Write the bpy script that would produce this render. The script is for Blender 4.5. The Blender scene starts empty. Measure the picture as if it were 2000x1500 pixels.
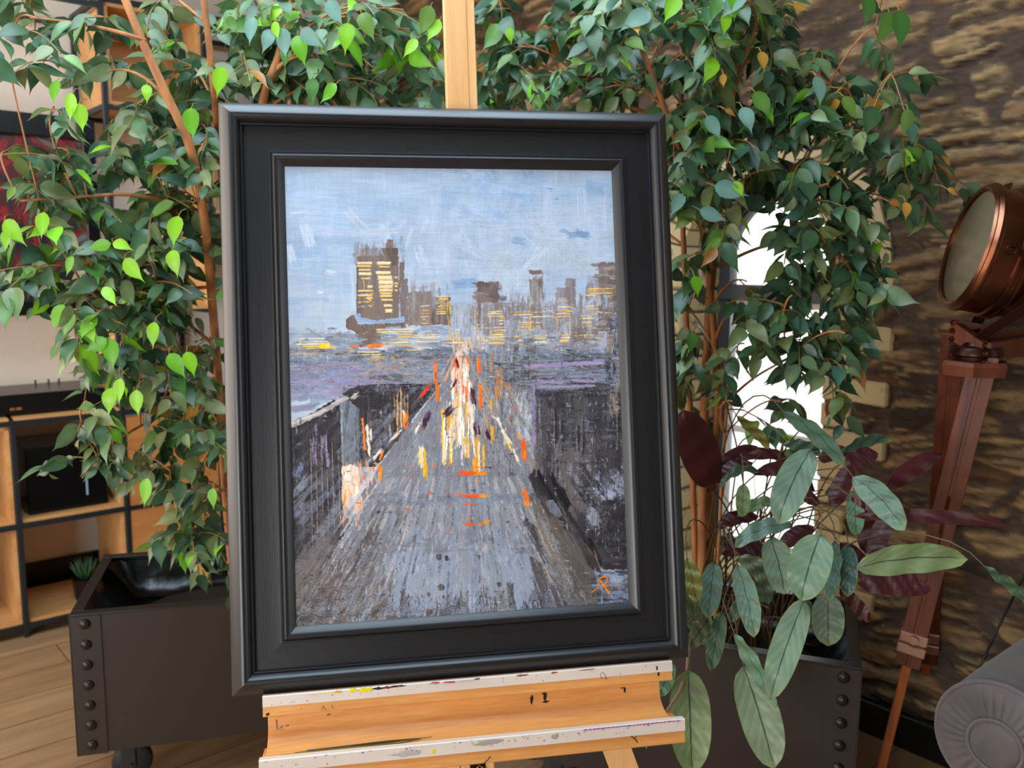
import bpy, math, random
import numpy as np
from mathutils import Vector, Matrix
SC = bpy.context.scene
COL = SC.collection
random.seed(11)
RNG = np.random.RandomState(5)

# ------------------------------------------------------------------ camera
FPX = 1700.0
PITCH = math.radians(8.0); ROLL = math.radians(0.5)
CAM = Vector((0, 0, 1.5))
FW = Vector((0, math.cos(PITCH), -math.sin(PITCH)))
_u0 = Vector((0, math.sin(PITCH), math.cos(PITCH)))
RT = Vector((math.cos(ROLL), 0, 0)) + _u0 * math.sin(ROLL)
UP = _u0 * math.cos(ROLL) - Vector((1, 0, 0)) * math.sin(ROLL)
cd = bpy.data.cameras.new('camera'); cam = bpy.data.objects.new('camera', cd); COL.objects.link(cam)
cd.sensor_width = 36; cd.lens = 36 * FPX / 2000; cd.clip_start = 0.05
M = Matrix.Identity(4)
for i in range(3):
    M[i][0] = RT[i]; M[i][1] = UP[i]; M[i][2] = -FW[i]; M[i][3] = CAM[i]
cam.matrix_world = M
SC.camera = cam
cd.dof.use_dof = True; cd.dof.focus_distance = 1.56; cd.dof.aperture_fstop = 4.2

# ------------------------------------------------------------------ light
SC.view_settings.view_transform = 'Standard'; SC.view_settings.look = 'None'
SC.view_settings.gamma = 1.0; SC.view_settings.use_curve_mapping = False
SC.view_settings.exposure = 0.1
W = bpy.data.worlds.new('daylight'); SC.world = W; W.use_nodes = True
W.node_tree.nodes['Background'].inputs[0].default_value = (0.93, 0.97, 1.0, 1)
W.node_tree.nodes['Background'].inputs[1].default_value = 3.4
def area(name, loc, aim, sx, sy, power, color):
    l = bpy.data.lights.new(name, 'AREA'); l.shape = 'RECTANGLE'; l.size = sx; l.size_y = sy
    l.energy = power; l.color = color
    o = bpy.data.objects.new(name, l); COL.objects.link(o)
    o.location = loc
    o.rotation_euler = (Vector(aim) - Vector(loc)).to_track_quat('-Z', 'Y').to_euler()
    return o
area('rooflight', (-0.62, 1.55, 3.0), (-0.62, 1.65, 0.0), 2.1, 1.5, 70, (0.66, 0.84, 1.0))
area('side_window_light', (-3.1, 1.35, 1.65), (0.0, 2.1, 1.2), 2.4, 2.3, 80, (1.0, 0.88, 0.78))
area('front_fill_light', (-1.9, -1.5, 1.05), (0.0, 1.8, 1.1), 1.8, 1.7, 84, (0.95, 0.97, 1.0))  # added fill behind the camera to brighten the painting, not a known window

# ------------------------------------------------------------------ helpers: layout
def ray(x, y): return FW + RT * ((x - 1000) / FPX) - UP * ((y - 750) / FPX)
def aty(x, y, Y):
    d = ray(x, y); return CAM + d * (Y / d.y)
def atz(x, y, z):
    d = ray(x, y); return CAM + d * ((z - CAM.z) / d.z)
_n = math.hypot(.76, .65)
E1 = Vector((.76 / _n, .65 / _n, 0)); E2 = Vector((-.65 / _n, .76 / _n, 0))
YAW = math.atan2(E1.y, E1.x)
def rw(a, b, z): return E1 * a + E2 * b + Vector((0, 0, z))     # room coordinates: a along the shelf wall, b along the stone wall
RM = Matrix.Rotation(YAW, 4, 'Z')

# ------------------------------------------------------------------ helpers: materials
def lin(c):
    if isinstance(c, str): c = [int(c[i:i + 2], 16) / 255 for i in (0, 2, 4)]
    return tuple(((v / 12.92) if v <= .04045 else ((v + .055) / 1.055) ** 2.4) for v in c)
def new_mat(name):
    m = bpy.data.materials.new(name); m.use_nodes = True
    nt = m.node_tree; return m, nt, nt.nodes, nt.links, nt.nodes['Principled BSDF']
def mat(name, col, rough=.5, metal=0, var=.12, scale=8, stretch=(1, 1, 1), bump=0, bscale=None, spec=.5, detail=4, coat=0, col2=None, contrast=(.3, .7), sheen=0):
    m, nt, N, L, P = new_mat(name)
    c = lin(col)
    tc = N.new('ShaderNodeTexCoord'); mp = N.new('ShaderNodeMapping'); L.new(tc.outputs['Object'], mp.inputs[0])
    mp.inputs['Scale'].default_value = stretch
    nz = N.new('ShaderNodeTexNoise'); nz.inputs['Scale'].default_value = scale; nz.inputs['Detail'].default_value = detail
    L.new(mp.outputs[0], nz.inputs['Vector'])
    rp = N.new('ShaderNodeValToRGB'); L.new(nz.outputs['Fac'], rp.inputs[0])
    lo = lin(col2) if col2 else tuple(v * (1 - var) for v in c)
    hi = c if col2 else tuple(min(1, v * (1 + var)) for v in c)
    rp.color_ramp.elements[0].position = contrast[0]; rp.color_ramp.elements[0].color = (*lo, 1)
    rp.color_ramp.elements[1].position = contrast[1]; rp.color_ramp.elements[1].color = (*hi, 1)
    L.new(rp.outputs[0], P.inputs['Base Color'])
    P.inputs['Roughness'].default_value = rough; P.inputs['Metallic'].default_value = metal
    P.inputs['Specular IOR Level'].default_value = spec; P.inputs['Coat Weight'].default_value = coat
    if sheen: P.inputs['Sheen Weight'].default_value = sheen; P.inputs['Sheen Roughness'].default_value = .4
    if bump:
        n2 = nz
        if bscale:
            n2 = N.new('ShaderNodeTexNoise'); n2.inputs['Scale'].default_value = bscale; n2.inputs['Detail'].default_value = 5
            L.new(mp.outputs[0], n2.inputs['Vector'])
        b = N.new('ShaderNodeBump'); b.inputs['Strength'].default_value = bump; b.inputs['Distance'].default_value = .004
        L.new(n2.outputs['Fac'], b.inputs['Height']); L.new(b.outputs[0], P.inputs['Normal'])
    return m
def wood(name, c1, c2, axis=0, rough=.45, ring=26, coat=0):
    m, nt, N, L, P = new_mat(name)
    tc = N.new('ShaderNodeTexCoord'); mp = N.new('ShaderNodeMapping'); L.new(tc.outputs['Object'], mp.inputs[0])
    s = [1, 1, 1]; s[axis] = .09
    mp.inputs['Scale'].default_value = s
    nz = N.new('ShaderNodeTexNoise'); nz.inputs['Scale'].default_value = ring; nz.inputs['Detail'].default_value = 6; nz.inputs['Distortion'].default_value = .8
    n2 = N.new('ShaderNodeTexNoise'); n2.inputs['Scale'].default_value = ring * 14; n2.inputs['Detail'].default_value = 2
    L.new(mp.outputs[0], nz.inputs['Vector']); L.new(mp.outputs[0], n2.inputs['Vector'])
    mx = N.new('ShaderNodeMath'); mx.operation = 'MULTIPLY_ADD'; mx.inputs[1].default_value = .28
    L.new(n2.outputs['Fac'], mx.inputs[0])
    ml = N.new('ShaderNodeMath'); ml.operation = 'MULTIPLY'; ml.inputs[1].default_value = .75
    L.new(nz.outputs['Fac'], ml.inputs[0]); L.new(ml.outputs[0], mx.inputs[2])
    rp = N.new('ShaderNodeValToRGB'); L.new(mx.outputs[0], rp.inputs[0])
    rp.color_ramp.elements[0].position = .36; rp.color_ramp.elements[0].color = (*lin(c1), 1)
    rp.color_ramp.elements[1].position = .64; rp.color_ramp.elements[1].color = (*lin(c2), 1)
    L.new(rp.outputs[0], P.inputs['Base Color'])
    P.inputs['Roughness'].default_value = rough; P.inputs['Coat Weight'].default_value = coat; P.inputs['Coat Roughness'].default_value = .25
    b = N.new('ShaderNodeBump'); b.inputs['Strength'].default_value = .25; b.inputs['Distance'].default_value = .001
    L.new(mx.outputs[0], b.inputs['Height']); L.new(b.outputs[0], P.inputs['Normal'])
    return m
def attr_mat(name, rough=.6, bump=0, bscale=40, transl=0, spec=.5, mul=None, stretch=(1, 1, 1), coat=0, backtint=None):
    m, nt, N, L, P = new_mat(name)
    a = N.new('ShaderNodeAttribute'); a.attribute_name = 'col'
    src = a.outputs['Color']
    if mul:
        tc = N.new('ShaderNodeTexCoord'); mp = N.new('ShaderNodeMapping'); L.new(tc.outputs['Object'], mp.inputs[0]); mp.inputs['Scale'].default_value = stretch
        nz = N.new('ShaderNodeTexNoise'); nz.inputs['Scale'].default_value = mul[0]; nz.inputs['Detail'].default_value = 6; L.new(mp.outputs[0], nz.inputs['Vector'])
        rp = N.new('ShaderNodeMapRange'); rp.inputs['From Min'].default_value = .3; rp.inputs['From Max'].default_value = .7
        rp.inputs['To Min'].default_value = mul[1]; rp.inputs['To Max'].default_value = mul[2]
        L.new(nz.outputs['Fac'], rp.inputs['Value'])
        vm = N.new('ShaderNodeVectorMath'); vm.operation = 'SCALE'; L.new(src, vm.inputs[0]); L.new(rp.outputs[0], vm.inputs['Scale'])
        src = vm.outputs[0]
    L.new(src, P.inputs['Base Color'])
    P.inputs['Roughness'].default_value = rough; P.inputs['Specular IOR Level'].default_value = spec; P.inputs['Coat Weight'].default_value = coat
    if bump:
        tc2 = N.new('ShaderNodeTexCoord'); mp2 = N.new('ShaderNodeMapping'); mp2.inputs['Scale'].default_value = stretch; L.new(tc2.outputs['Object'], mp2.inputs[0])
        n2 = N.new('ShaderNodeTexNoise'); n2.inputs['Scale'].default_value = bscale; n2.inputs['Detail'].default_value = 6; L.new(mp2.outputs[0], n2.inputs['Vector'])
        b = N.new('ShaderNodeBump'); b.inputs['Strength'].default_value = bump; b.inputs['Distance'].default_value = .004
        L.new(n2.outputs['Fac'], b.inputs['Height']); L.new(b.outputs[0], P.inputs['Normal'])
    if transl:
        t = N.new('ShaderNodeBsdfTranslucent'); L.new(src, t.inputs['Color'])
        mx = N.new('ShaderNodeMixShader'); mx.inputs[0].default_value = transl
        L.new(P.outputs[0], mx.inputs[1]); L.new(t.outputs[0], mx.inputs[2]); L.new(mx.outputs[0], N['Material Output'].inputs['Surface'])
    return m

# ------------------------------------------------------------------ helpers: meshes
class MB:
    def __init__(s): s.v = []; s.f = []; s.mi = []; s.c = []
    def add(s, vs, fs, mi=0, col=None):
        n = len(s.v); s.v += [tuple(p) for p in vs]; s.f += [tuple(i + n for i in f) for f in fs]; s.mi += [mi] * len(fs)
        if col is not None: s.c += [tuple(col)] * len(vs)
        return s
    def box(s, x0, x1, y0, y1, z0, z1, mi=0, bev=0, M=None, col=None):
        if bev <= 0:
            vs = [Vector((x, y, z)) for z in (z0, z1) for y in (y0, y1) for x in (x0, x1)]
            fs = [(0, 2, 3, 1), (4, 5, 7, 6), (0, 1, 5, 4), (2, 6, 7, 3), (0, 4, 6, 2), (1, 3, 7, 5)]
        else:
            b = bev; vs = []; idx = {}
            for sx in (0, 1):
                for sy in (0, 1):
                    for sz in (0, 1):
                        X = (x0, x1)[sx]; Y = (y0, y1)[sy]; Z = (z0, z1)[sz]
                        ix = b if sx == 0 else -b; iy = b if sy == 0 else -b; iz = b if sz == 0 else -b
                        for k, p in enumerate(((X, Y + iy, Z + iz), (X + ix, Y, Z + iz), (X + ix, Y + iy, Z))):
                            idx[sx, sy, sz, k] = len(vs); vs.append(Vector(p))
            fs = []
            for t in (0, 1):
                fs.append([idx[t, 0, 0, 0], idx[t, 1, 0, 0], idx[t, 1, 1, 0], idx[t, 0, 1, 0]])
                fs.append([idx[0, t, 0, 1], idx[1, t, 0, 1], idx[1, t, 1, 1], idx[0, t, 1, 1]])
                fs.append([idx[0, 0, t, 2], idx[1, 0, t, 2], idx[1, 1, t, 2], idx[0, 1, t, 2]])
            for p in (0, 1):
                for q in (0, 1):
                    fs.append([idx[p, q, 0, 0], idx[p, q, 1, 0], idx[p, q, 1, 1], idx[p, q, 0, 1]])
                    fs.append([idx[p, 0, q, 0], idx[p, 1, q, 0], idx[p, 1, q, 2], idx[p, 0, q, 2]])
                    fs.append([idx[0, p, q, 1], idx[1, p, q, 1], idx[1, p, q, 2], idx[0, p, q, 2]])
                    for r in (0, 1): fs.append([idx[p, q, r, 0], idx[p, q, r, 1], idx[p, q, r, 2]])
            ctr = Vector(((x0 + x1) / 2, (y0 + y1) / 2, (z0 + z1) / 2)); out = []
            for f in fs:
                a, b_, c = vs[f[0]], vs[f[1]], vs[f[2]]
                n = (b_ - a).cross(c - a); fc = sum((vs[i] for i in f), Vector()) / len(f)
                out.append(tuple(f) if n.dot(fc - ctr) > 0 else tuple(reversed(f)))
            fs = out
        if M is not None: vs = [M @ p for p in vs]
        return s.add(vs, fs, mi, col)
    def tube(s, pts, rads, n=8, mi=0, col=None, cap=True):
        pts = [Vector(p) for p in pts]
        if not hasattr(rads, '__len__'): rads = [rads] * len(pts)
        vs = []; fs = []; ref = None
        for i, p in enumerate(pts):
            t = (pts[min(i + 1, len(pts) - 1)] - pts[max(i - 1, 0)]).normalized()
            if ref is None: ref = Vector((0, 0, 1)) if abs(t.z) < .9 else Vector((1, 0, 0))
            u = (ref - t * ref.dot(t)).normalized(); w = t.cross(u); ref = u
            for k in range(n):
                a = 2 * math.pi * k / n
                vs.append(p + (u * math.cos(a) + w * math.sin(a)) * rads[i])
        for i in range(len(pts) - 1):
            for k in range(n):
                a = i * n + k; b = i * n + (k + 1) % n
                fs.append((a, b, b + n, a + n))
        if cap: fs.append(tuple(reversed(range(n)))); fs.append(tuple(range((len(pts) - 1) * n, len(pts) * n)))
        return s.add(vs, fs, mi, col)
    def lathe(s, prof, M, n=32, mi=0, close=False):
        vs = []; fs = []
        for (r, z) in prof:
            for k in range(n):
                a = 2 * math.pi * k / n; vs.append(M @ Vector((r * math.cos(a), r * math.sin(a), z)))
        for i in range(len(prof) - 1):
            for k in range(n):
                a = i * n + k; b = i * n + (k + 1) % n; fs.append((a, b, b + n, a + n))
        return s.add(vs, fs, mi)
    def prism(s, poly, ax, x0, x1, mi=0, M=None):
        # extrude closed 2D polygon (y,z) along x
        n = len(poly); vs = []
        for x in (x0, x1):
            for (p, q) in poly: vs.append({0: Vector((x, p, q)), 1: Vector((p, x, q)), 2: Vector((p, q, x))}[ax])
        if M is not None: vs = [M @ v for v in vs]
        fs = [(i, (i + 1) % n, (i + 1) % n + n, i + n) for i in range(n)] + [tuple(reversed(range(n))), tuple(range(n, 2 * n))]
        return s.add(vs, fs, mi)
    def build(s, name, mats, parent=None, smooth=False, angle=None):
        me = bpy.data.meshes.new(name); me.from_pydata(s.v, [], s.f)
        if not isinstance(mats, (list, tuple)): mats = [mats]
        for m in mats: me.materials.append(m)
        if len(mats) > 1: me.polygons.foreach_set('material_index', s.mi)
        if s.c and len(s.c) == len(s.v):
            at = me.color_attributes.new('col', 'FLOAT_COLOR', 'POINT')
            at.data.foreach_set('color', np.array([(*c[:3], 1) for c in s.c], dtype=np.float32).ravel())
        if smooth:
            me.polygons.foreach_set('use_smooth', [True] * len(me.polygons))
            if angle: me.set_sharp_from_angle(angle=math.radians(angle))
        me.update()
        o = bpy.data.objects.new(name, me); COL.objects.link(o)
        if parent: o.parent = parent
        return o
def thing(name, label, cat, loc=(0, 0, 0), mw=None, group=None):
    o = bpy.data.objects.new(name, None); COL.objects.link(o); o.empty_display_size = .1
    if mw is not None: o.matrix_world = mw
    else: o.location = loc
    o['label'] = label; o['category'] = cat
    if group: o['group'] = group
    return o
def tag(o, label, cat, group=None):
    o['label'] = label; o['category'] = cat
    if group: o['group'] = group
    return o
def struct(o): o['kind'] = 'structure'; return o
def room_at(a, b, z):
    m = RM.copy(); p = rw(a, b, z)
    for i in range(3): m[i][3] = p[i]
    return m

# noise on arrays
_TAB = np.random.RandomState(3).rand(256, 256).astype(np.float32)
def vn(x, y, s=0):
    x = np.asarray(x, np.float32) + s * 17.31; y = np.asarray(y, np.float32) + s * 9.77
    ix = np.floor(x).astype(np.int64); iy = np.floor(y).astype(np.int64); fx = x - ix; fy = y - iy
    fx = fx * fx * (3 - 2 * fx); fy = fy * fy * (3 - 2 * fy)
    a = _TAB[iy & 255, ix & 255]; b = _TAB[iy & 255, (ix + 1) & 255]; c = _TAB[(iy + 1) & 255, ix & 255]; d = _TAB[(iy + 1) & 255, (ix + 1) & 255]
    return (a * (1 - fx) + b * fx) * (1 - fy) + (c * (1 - fx) + d * fx) * fy
def fbm(x, y, s=0, o=4):
    t = 0; a = .5; tot = 0
    for k in range(o): t = t + a * vn(x * 2 ** k, y * 2 ** k, s + k); tot += a; a *= .55
    return t / tot

# ------------------------------------------------------------------ materials
M_white = mat('white_plaster', 'F4E8D8', .9, var=.03, bump=.05, bscale=60)
M_dark = mat('dark_wall_paint', '6A6158', .9, var=.05)
M_steel = mat('black_steel', '1E2226', .45, var=.1, bump=.05, bscale=80)
M_oak = wood('oak_board', 'C98E52', 'E2AE72', 0, .5, 12)
M_oakv = wood('oak_panel', 'B9743A', 'D0904F', 0, .5, 9)
M_beech = wood('beech', 'CC8440', 'E8A862', 0, .45, 16, .1)
M_beechv = wood('beech_upright', 'DFA365', 'EDBB80', 2, .42, 22, .15)
M_alu = mat('aluminium_strip', 'E0D2C4', .45, metal=.1, var=.08, scale=20, stretch=(.3, 1, 1), bump=.05)
M_planter = mat('brown_coated_steel', '2A201B', .42, var=.08, scale=3, bump=.03, bscale=150)
M_planter_trim = mat('black_steel_rim', '17191A', .4, var=.1)
M_rivet = mat('dark_rivet', '241F1C', .32, metal=.4, var=.1)
M_liner = mat('black_liner_film', '060606', .18, var=.2, bump=.8, bscale=9)
M_soil = mat('potting_soil', '1B130D', .95, var=.5, scale=60, bump=1, bscale=80)
M_rubber = mat('black_rubber', '131313', .6, var=.1)
M_bark = mat('ficus_bark', 'C4824A', .7, scale=30, stretch=(1, 1, .25), bump=.6, bscale=60, col2='865330')
M_twig = mat('green_brown_twig', '8F6A38', .6, var=.2)
M_leaf = attr_mat('ficus_leaf', .36, transl=.24, spec=.6, mul=(30, .82, 1.12))
M_copper = mat('aged_copper', 'A06A50', .28, metal=1, scale=6, col2='5E3828', bump=.06, bscale=40)
M_copper_d = mat('dark_bronze', '3A2118', .35, metal=.8, var=.3)
M_maho = wood('mahogany_stain', '4A2010', '70361C', 2, .5, 24, .03)
M_maho2 = wood('warm_mahogany', '8A4417', 'B5652A', 2, .35, 24, .3)
M_velvet = mat('grey_velvet', '665C5A', .85, scale=9, col2='4A4444', sheen=.35, bump=.15, bscale=25)
M_velvet_d = mat('grey_velvet_piping', '5C5457', .8, var=.15, sheen=.6)
M_brass = mat('brass', 'C59A4A', .3, metal=1, var=.1)
M_black = mat('black_satin', '08090B', .3, var=.1)

# ------------------------------------------------------------------ floor and walls
def plank_floor():
    m, nt, N, L, P = new_mat('oak_floor_planks')
    tc = N.new('ShaderNodeTexCoord'); mp = N.new('ShaderNodeMapping'); L.new(tc.outputs['Object'], mp.inputs[0])
    br = N.new('ShaderNodeTexBrick'); L.new(mp.outputs[0], br.inputs['Vector'])
    br.inputs['Scale'].default_value = 1; br.inputs['Brick Width'].default_value = 1.5; br.inputs['Row Height'].default_value = .19
    br.inputs['Mortar Size'].default_value = .003; br.inputs['Color1'].default_value = (*lin('A48664'), 1); br.inputs['Color2'].default_value = (*lin('8F7150'), 1)
    br.inputs['Mortar'].default_value = (*lin('6B5238'), 1); br.inputs['Bias'].default_value = 0
    mp2 = N.new('ShaderNodeMapping'); L.new(tc.outputs['Object'], mp2.inputs[0]); mp2.inputs['Scale'].default_value = (.12, 1, 1)
    nz = N.new('ShaderNodeTexNoise'); nz.inputs['Scale'].default_value = 18; nz.inputs['Detail'].default_value = 6; nz.inputs['Distortion'].default_value = .8; L.new(mp2.outputs[0], nz.inputs['Vector'])
    mr = N.new('ShaderNodeMapRange'); mr.inputs['From Min'].default_value = .3; mr.inputs['From Max'].default_value = .7; mr.inputs['To Min'].default_value = .72; mr.inputs['To Max'].default_value = 1.12
    L.new(nz.outputs['Fac'], mr.inputs['Value'])
    vm = N.new('ShaderNodeVectorMath'); vm.operation = 'SCALE'; L.new(br.outputs['Color'], vm.inputs[0]); L.new(mr.outputs[0], vm.inputs['Scale'])
    L.new(vm.outputs[0], P.inputs['Base Color']); P.inputs['Roughness'].default_value = .45
    return m
fl = MB(); fl.box(-3.4, 2.9, -2.7, 4.5, -.1, 0)
o = fl.build('floor', plank_floor()); o.matrix_world = RM; struct(o)
w = MB(); w.box(-3.4, 3.0, 4.21, 4.35, 0, 3.1); o = w.build('wall_left', M_white); o.matrix_world = RM; struct(o)
w = MB(); w.box(-3.4, -3.25, -2.7, 4.35, 0, 3.1); o = w.build('wall_side', M_white); o.matrix_world = RM; struct(o)
w = MB(); w.box(-3.4, 3.0, -2.7, -2.55, 0, 3.1); o = w.build('wall_back', M_dark); o.matrix_world = RM; struct(o)
w = MB(); w.box(-3.4, 3.0, -2.7, 4.35, 3.1, 3.2); o = w.build('ceiling', M_dark); o.matrix_world = RM; struct(o)
w = MB(); w.box(-3.2, 2.6, 4.185, 4.21, 0, .16, bev=.004); o = w.build('baseboard_left', M_black); o.matrix_world = RM; struct(o)
w = MB(); w.box(2.585, 2.615, -2.5, 1.45, 0, .11, bev=.004); o = w.build('baseboard_right', M_black); o.matrix_world = RM; struct(o)

# stone wall: real relief, with the window opening cut out
WB0, WB1, WZ0, WZS, WCX, WR = 1.505, 2.105, .36, 1.50, 1.805, .30
def stone_wall():
    st = .0085
    b = np.arange(-2.5, 4.25, st) ; b = b[b > -.6] ; z = np.arange(0, 3.1 + st, st)
    Bg, Zg = np.meshgrid(b, z)
    # slate bedding rises slightly towards the near end of the wall
    rs = np.random.RandomState(21)
    seeds = []
    zz = -.1; row = 0
    while zz < 3.3:
        h = rs.uniform(.032, .095); x = -1 + rs.uniform(0, .3)
        while x < 4.6:
            wd = rs.uniform(.14, .46) * (1.25 if h < .08 else .9)
            seeds.append((x + wd / 2, zz + h / 2 + rs.uniform(-.02, .02), wd / 2, h / 2, rs.rand(), rs.rand(), rs.rand())); x += wd
        zz += h; row += 1
    S = np.array(seeds, np.float32)
    wx = Bg + .07 * (fbm(Bg * 5, Zg * 9, 1) - .5) * 2
    wz = Zg + .055 * (fbm(Bg * 4, Zg * 8, 2) - .5) * 2 + .10 * (Bg - 1.0)
    d1 = np.full(Bg.shape, 9., np.float32); d2 = d1.copy(); idm = np.zeros(Bg.shape, np.int32)
    for k, s in enumerate(S):
        x0 = s[0] - s[2] * 2.6; x1 = s[0] + s[2] * 2.6; z0 = s[1] - s[3] * 3 - .2; z1 = s[1] + s[3] * 3 + .2
        c0, c1 = np.searchsorted(b, [x0 - .1, x1 + .1]); r0 = 0; r1 = len(z)
        sz = s[1] - .10 * ((b[c0:c1].mean() if c1 > c0 else 0) - 1.0)
        r0, r1 = np.searchsorted(z, [sz - s[3] * 3 - .16, sz + s[3] * 3 + .16])
        if c1 <= c0 or r1 <= r0: continue
        sl = (slice(r0, r1), slice(c0, c1))
        dx = np.abs(wx[sl] - s[0]) / s[2]; dz = np.abs(wz[sl] - s[1]) / s[3]
        d = (dx ** 3 + dz ** 3) ** (1 / 3.)
        a1 = d1[sl]; a2 = d2[sl]; ii = idm[sl]
        better = d < a1
        a2[:] = np.where(better, a1, np.minimum(a2, d)); a1[:] = np.where(better, d, a1); ii[:] = np.where(better, k, ii)
    gap = (d2 - d1)
    edge = np.clip((gap - .32) / .30 + (fbm(Bg * 22, Zg * 40, 4) - .5) * .9, 0, 1)
    r1_ = S[idm, 4]; r2_ = S[idm, 5]; r3_ = S[idm, 6]
    lay = fbm(Bg * 5 + r1_ * 30, (Zg + .14 * Bg) * 58 + r2_ * 20, 6)
    hgt = edge * (.007 + .018 * r1_) + (lay - .5) * .020 * edge + (fbm(Bg * 40, Zg * 40, 9) - .5) * .008
    stone_a = np.array(lin('7C6750')); stone_b = np.array(lin('A98860')); stone_c = np.array(lin('463A2F')); stone_d = np.array(lin('8E643E')); stone_e = np.array(lin('B8986A')); mort = np.array(lin('5A4A3E'))
    c = stone_a[None, None] * (1 - r2_[..., None]) + stone_b * r2_[..., None]
    k3 = np.clip((r3_ - .62) * 6, 0, 1)[..., None]; c = c * (1 - k3) + stone_c * k3
    l1 = np.clip((lay - .52) * 9, 0, 1)[..., None]; c = c * (1 - l1 * .75) + stone_e * l1 * .75
    l2 = np.clip((.46 - lay) * 9, 0, 1)[..., None]; c = c * (1 - l2 * .8) + stone_c * l2 * .8
    rust = np.clip((fbm(Bg * 3.2, Zg * 14, 12) - .6) * 7, 0, 1)[..., None]; c = c * (1 - rust * .6) + stone_d * rust * .6
    e = edge[..., None]; c = mort * (1 - e) + c * e
    low = .9 + .2 * fbm(Bg * 60, Zg * 60, 15)[..., None]; c = c * low
    nr, nc = Bg.shape
    P = np.empty((nr * nc, 3), np.float32)
    A = 2.66 - hgt
    P[:, 0] = A.ravel(); P[:, 1] = Bg.ravel(); P[:, 2] = Zg.ravel()
    i = np.arange(nr * nc).reshape(nr, nc)
    q = np.stack([i[:-1, :-1], i[1:, :-1], i[1:, 1:], i[:-1, 1:]], -1).reshape(-1, 4)
    bc = Bg[:-1, :-1].ravel() + st / 2; zc = Zg[:-1, :-1].ravel() + st / 2
    mg = .03
    inside = ((bc > WB0 - mg) & (bc < WB1 + mg) & (zc > WZ0 - .02) & (zc < WZS)) | (((bc - WCX) ** 2 + (zc - WZS) ** 2 < (WR + mg) ** 2) & (zc >= WZS))
    q = q[~inside]
    me = bpy.data.meshes.new('wall_right')
    me.vertices.add(nr * nc); me.vertices.foreach_set('co', P.ravel())
    me.loops.add(len(q) * 4); me.loops.foreach_set('vertex_index', q.ravel().astype(np.int32))
    me.polygons.add(len(q)); me.polygons.foreach_set('loop_start', np.arange(0, len(q) * 4, 4, dtype=np.int32))
    me.update(calc_edges=True)
    at = me.color_attributes.new('col', 'FLOAT_COLOR', 'POINT')
    ca = np.ones((nr * nc, 4), np.float32); ca[:, :3] = c.reshape(-1, 3); at.data.foreach_set('color', ca.ravel())
    me.polygons.foreach_set('use_smooth', np.ones(len(q), bool))
    me.materials.append(attr_mat('slate_rubble', .88, bump=.5, bscale=90, mul=(45, .7, 1.2), stretch=(1, .5, 1.6), spec=.25))
    o = bpy.data.objects.new('wall_right', me); COL.objects.link(o); o.matrix_world = RM; return struct(o)
stone_wall()

# brick surround of the window: arch ring, toothed jambs, sill; cream flaking paint
M_brick = mat('flaking_cream_brick', 'D2BB8E', .85, scale=14, col2='7E6A4C', contrast=(.30, .42), bump=.5, bscale=60, detail=6)
M_mortar = mat('grey_mortar', '5F564B', .95, var=.2, scale=40, bump=.4)
sur = MB()
D0, D1 = 2.638, 2.93
z = WZ0; k = 0
while z < WZS - .02:
    h = .078; j = random.uniform(-.006, .006)
    wl = .225 if k % 2 == 0 else .11
    sur.box(D0 + j, D1, WB0 - wl + random.uniform(-.006, .006), WB0 + random.uniform(-.003, .003), z, z + h, 0, .007)
    sur.box(D0 + j, D1, WB1 + random.uniform(-.003, .003), WB1 + wl, z, z + h, 0, .007)
    z += h + .009; k += 1
sur.box(D0 + .012, D1 - .002, WB0 - .10, WB0 - .006, WZ0, WZS, 1); sur.box(D0 + .012, D1 - .002, WB1 + .006, WB1 + .10, WZ0, WZS, 1)
nb = 15
for i in range(nb):
    a0 = math.pi * (i + .06) / nb; a1 = math.pi * (i + .94) / nb
    ri, ro = WR, WR + .20 + random.uniform(-.006, .006)
    j = random.uniform(-.006, .006)
    poly = [(WCX + r * math.cos(a), WZS + r * math.sin(a)) for r, a in ((ri, a0), (ro, a0), (ro, a1), (ri, a1))]
    sur.prism(poly, 0, D0 + j, D1, 0)
ring = [(WCX + (WR + .004) * math.cos(math.pi * i / 24), WZS + (WR + .004) * math.sin(math.pi * i / 24)) for i in range(25)]
ring2 = [(WCX + (WR + .19) * math.cos(math.pi * i / 24), WZS + (WR + .19) * math.sin(math.pi * i / 24)) for i in range(25)]
for i in range(24): sur.prism([ring[i], ring2[i], ring2[i + 1], ring[i + 1]], 0, D0 + .012, D1 - .002, 1)
sur.box(D0 - .01, D1, WB0 - .03, WB1 + .03, WZ0 - .05, WZ0, 0, .006)
o = sur.build('trim_1', [M_brick, M_mortar]); o.matrix_world = RM; struct(o)
wn = thing('window_1', 'x', 'window', mw=room_at(0, 0, 0)); del wn['label']; del wn['category']; struct(wn)
M_frame_grey = mat('grey_window_paint', '3F4144', .5, var=.1); M_frame_white = mat('white_window_paint', 'E8E8E6', .5, var=.04)
fr = MB(); F0, F1 = 2.87, 2.925
fr.box(F0, F1, WB0, WB0 + .035, WZ0, WZS, 0, .003); fr.box(F0, F1, WB1 - .05, WB1, WZ0, WZS, 0, .003); fr.box(F0, F1, WB0, WB1, WZ0, WZ0 + .04, 0, .003)
fr.box(F0 - .01, F1, WB0, WB1, 1.36, 1.42, 0, .003)
for i in range(20):
    a0, a1 = math.pi * i / 20, math.pi * (i + 1) / 20
    fr.prism([(WCX + r * math.cos(a), WZS + r * math.sin(a)) for r, a in ((WR - .04, a0), (WR + .002, a0), (WR + .002, a1), (WR - .04, a1))], 0, F0, F1, 0)
fr.build('window_frame', M_frame_grey, wn)
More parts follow.
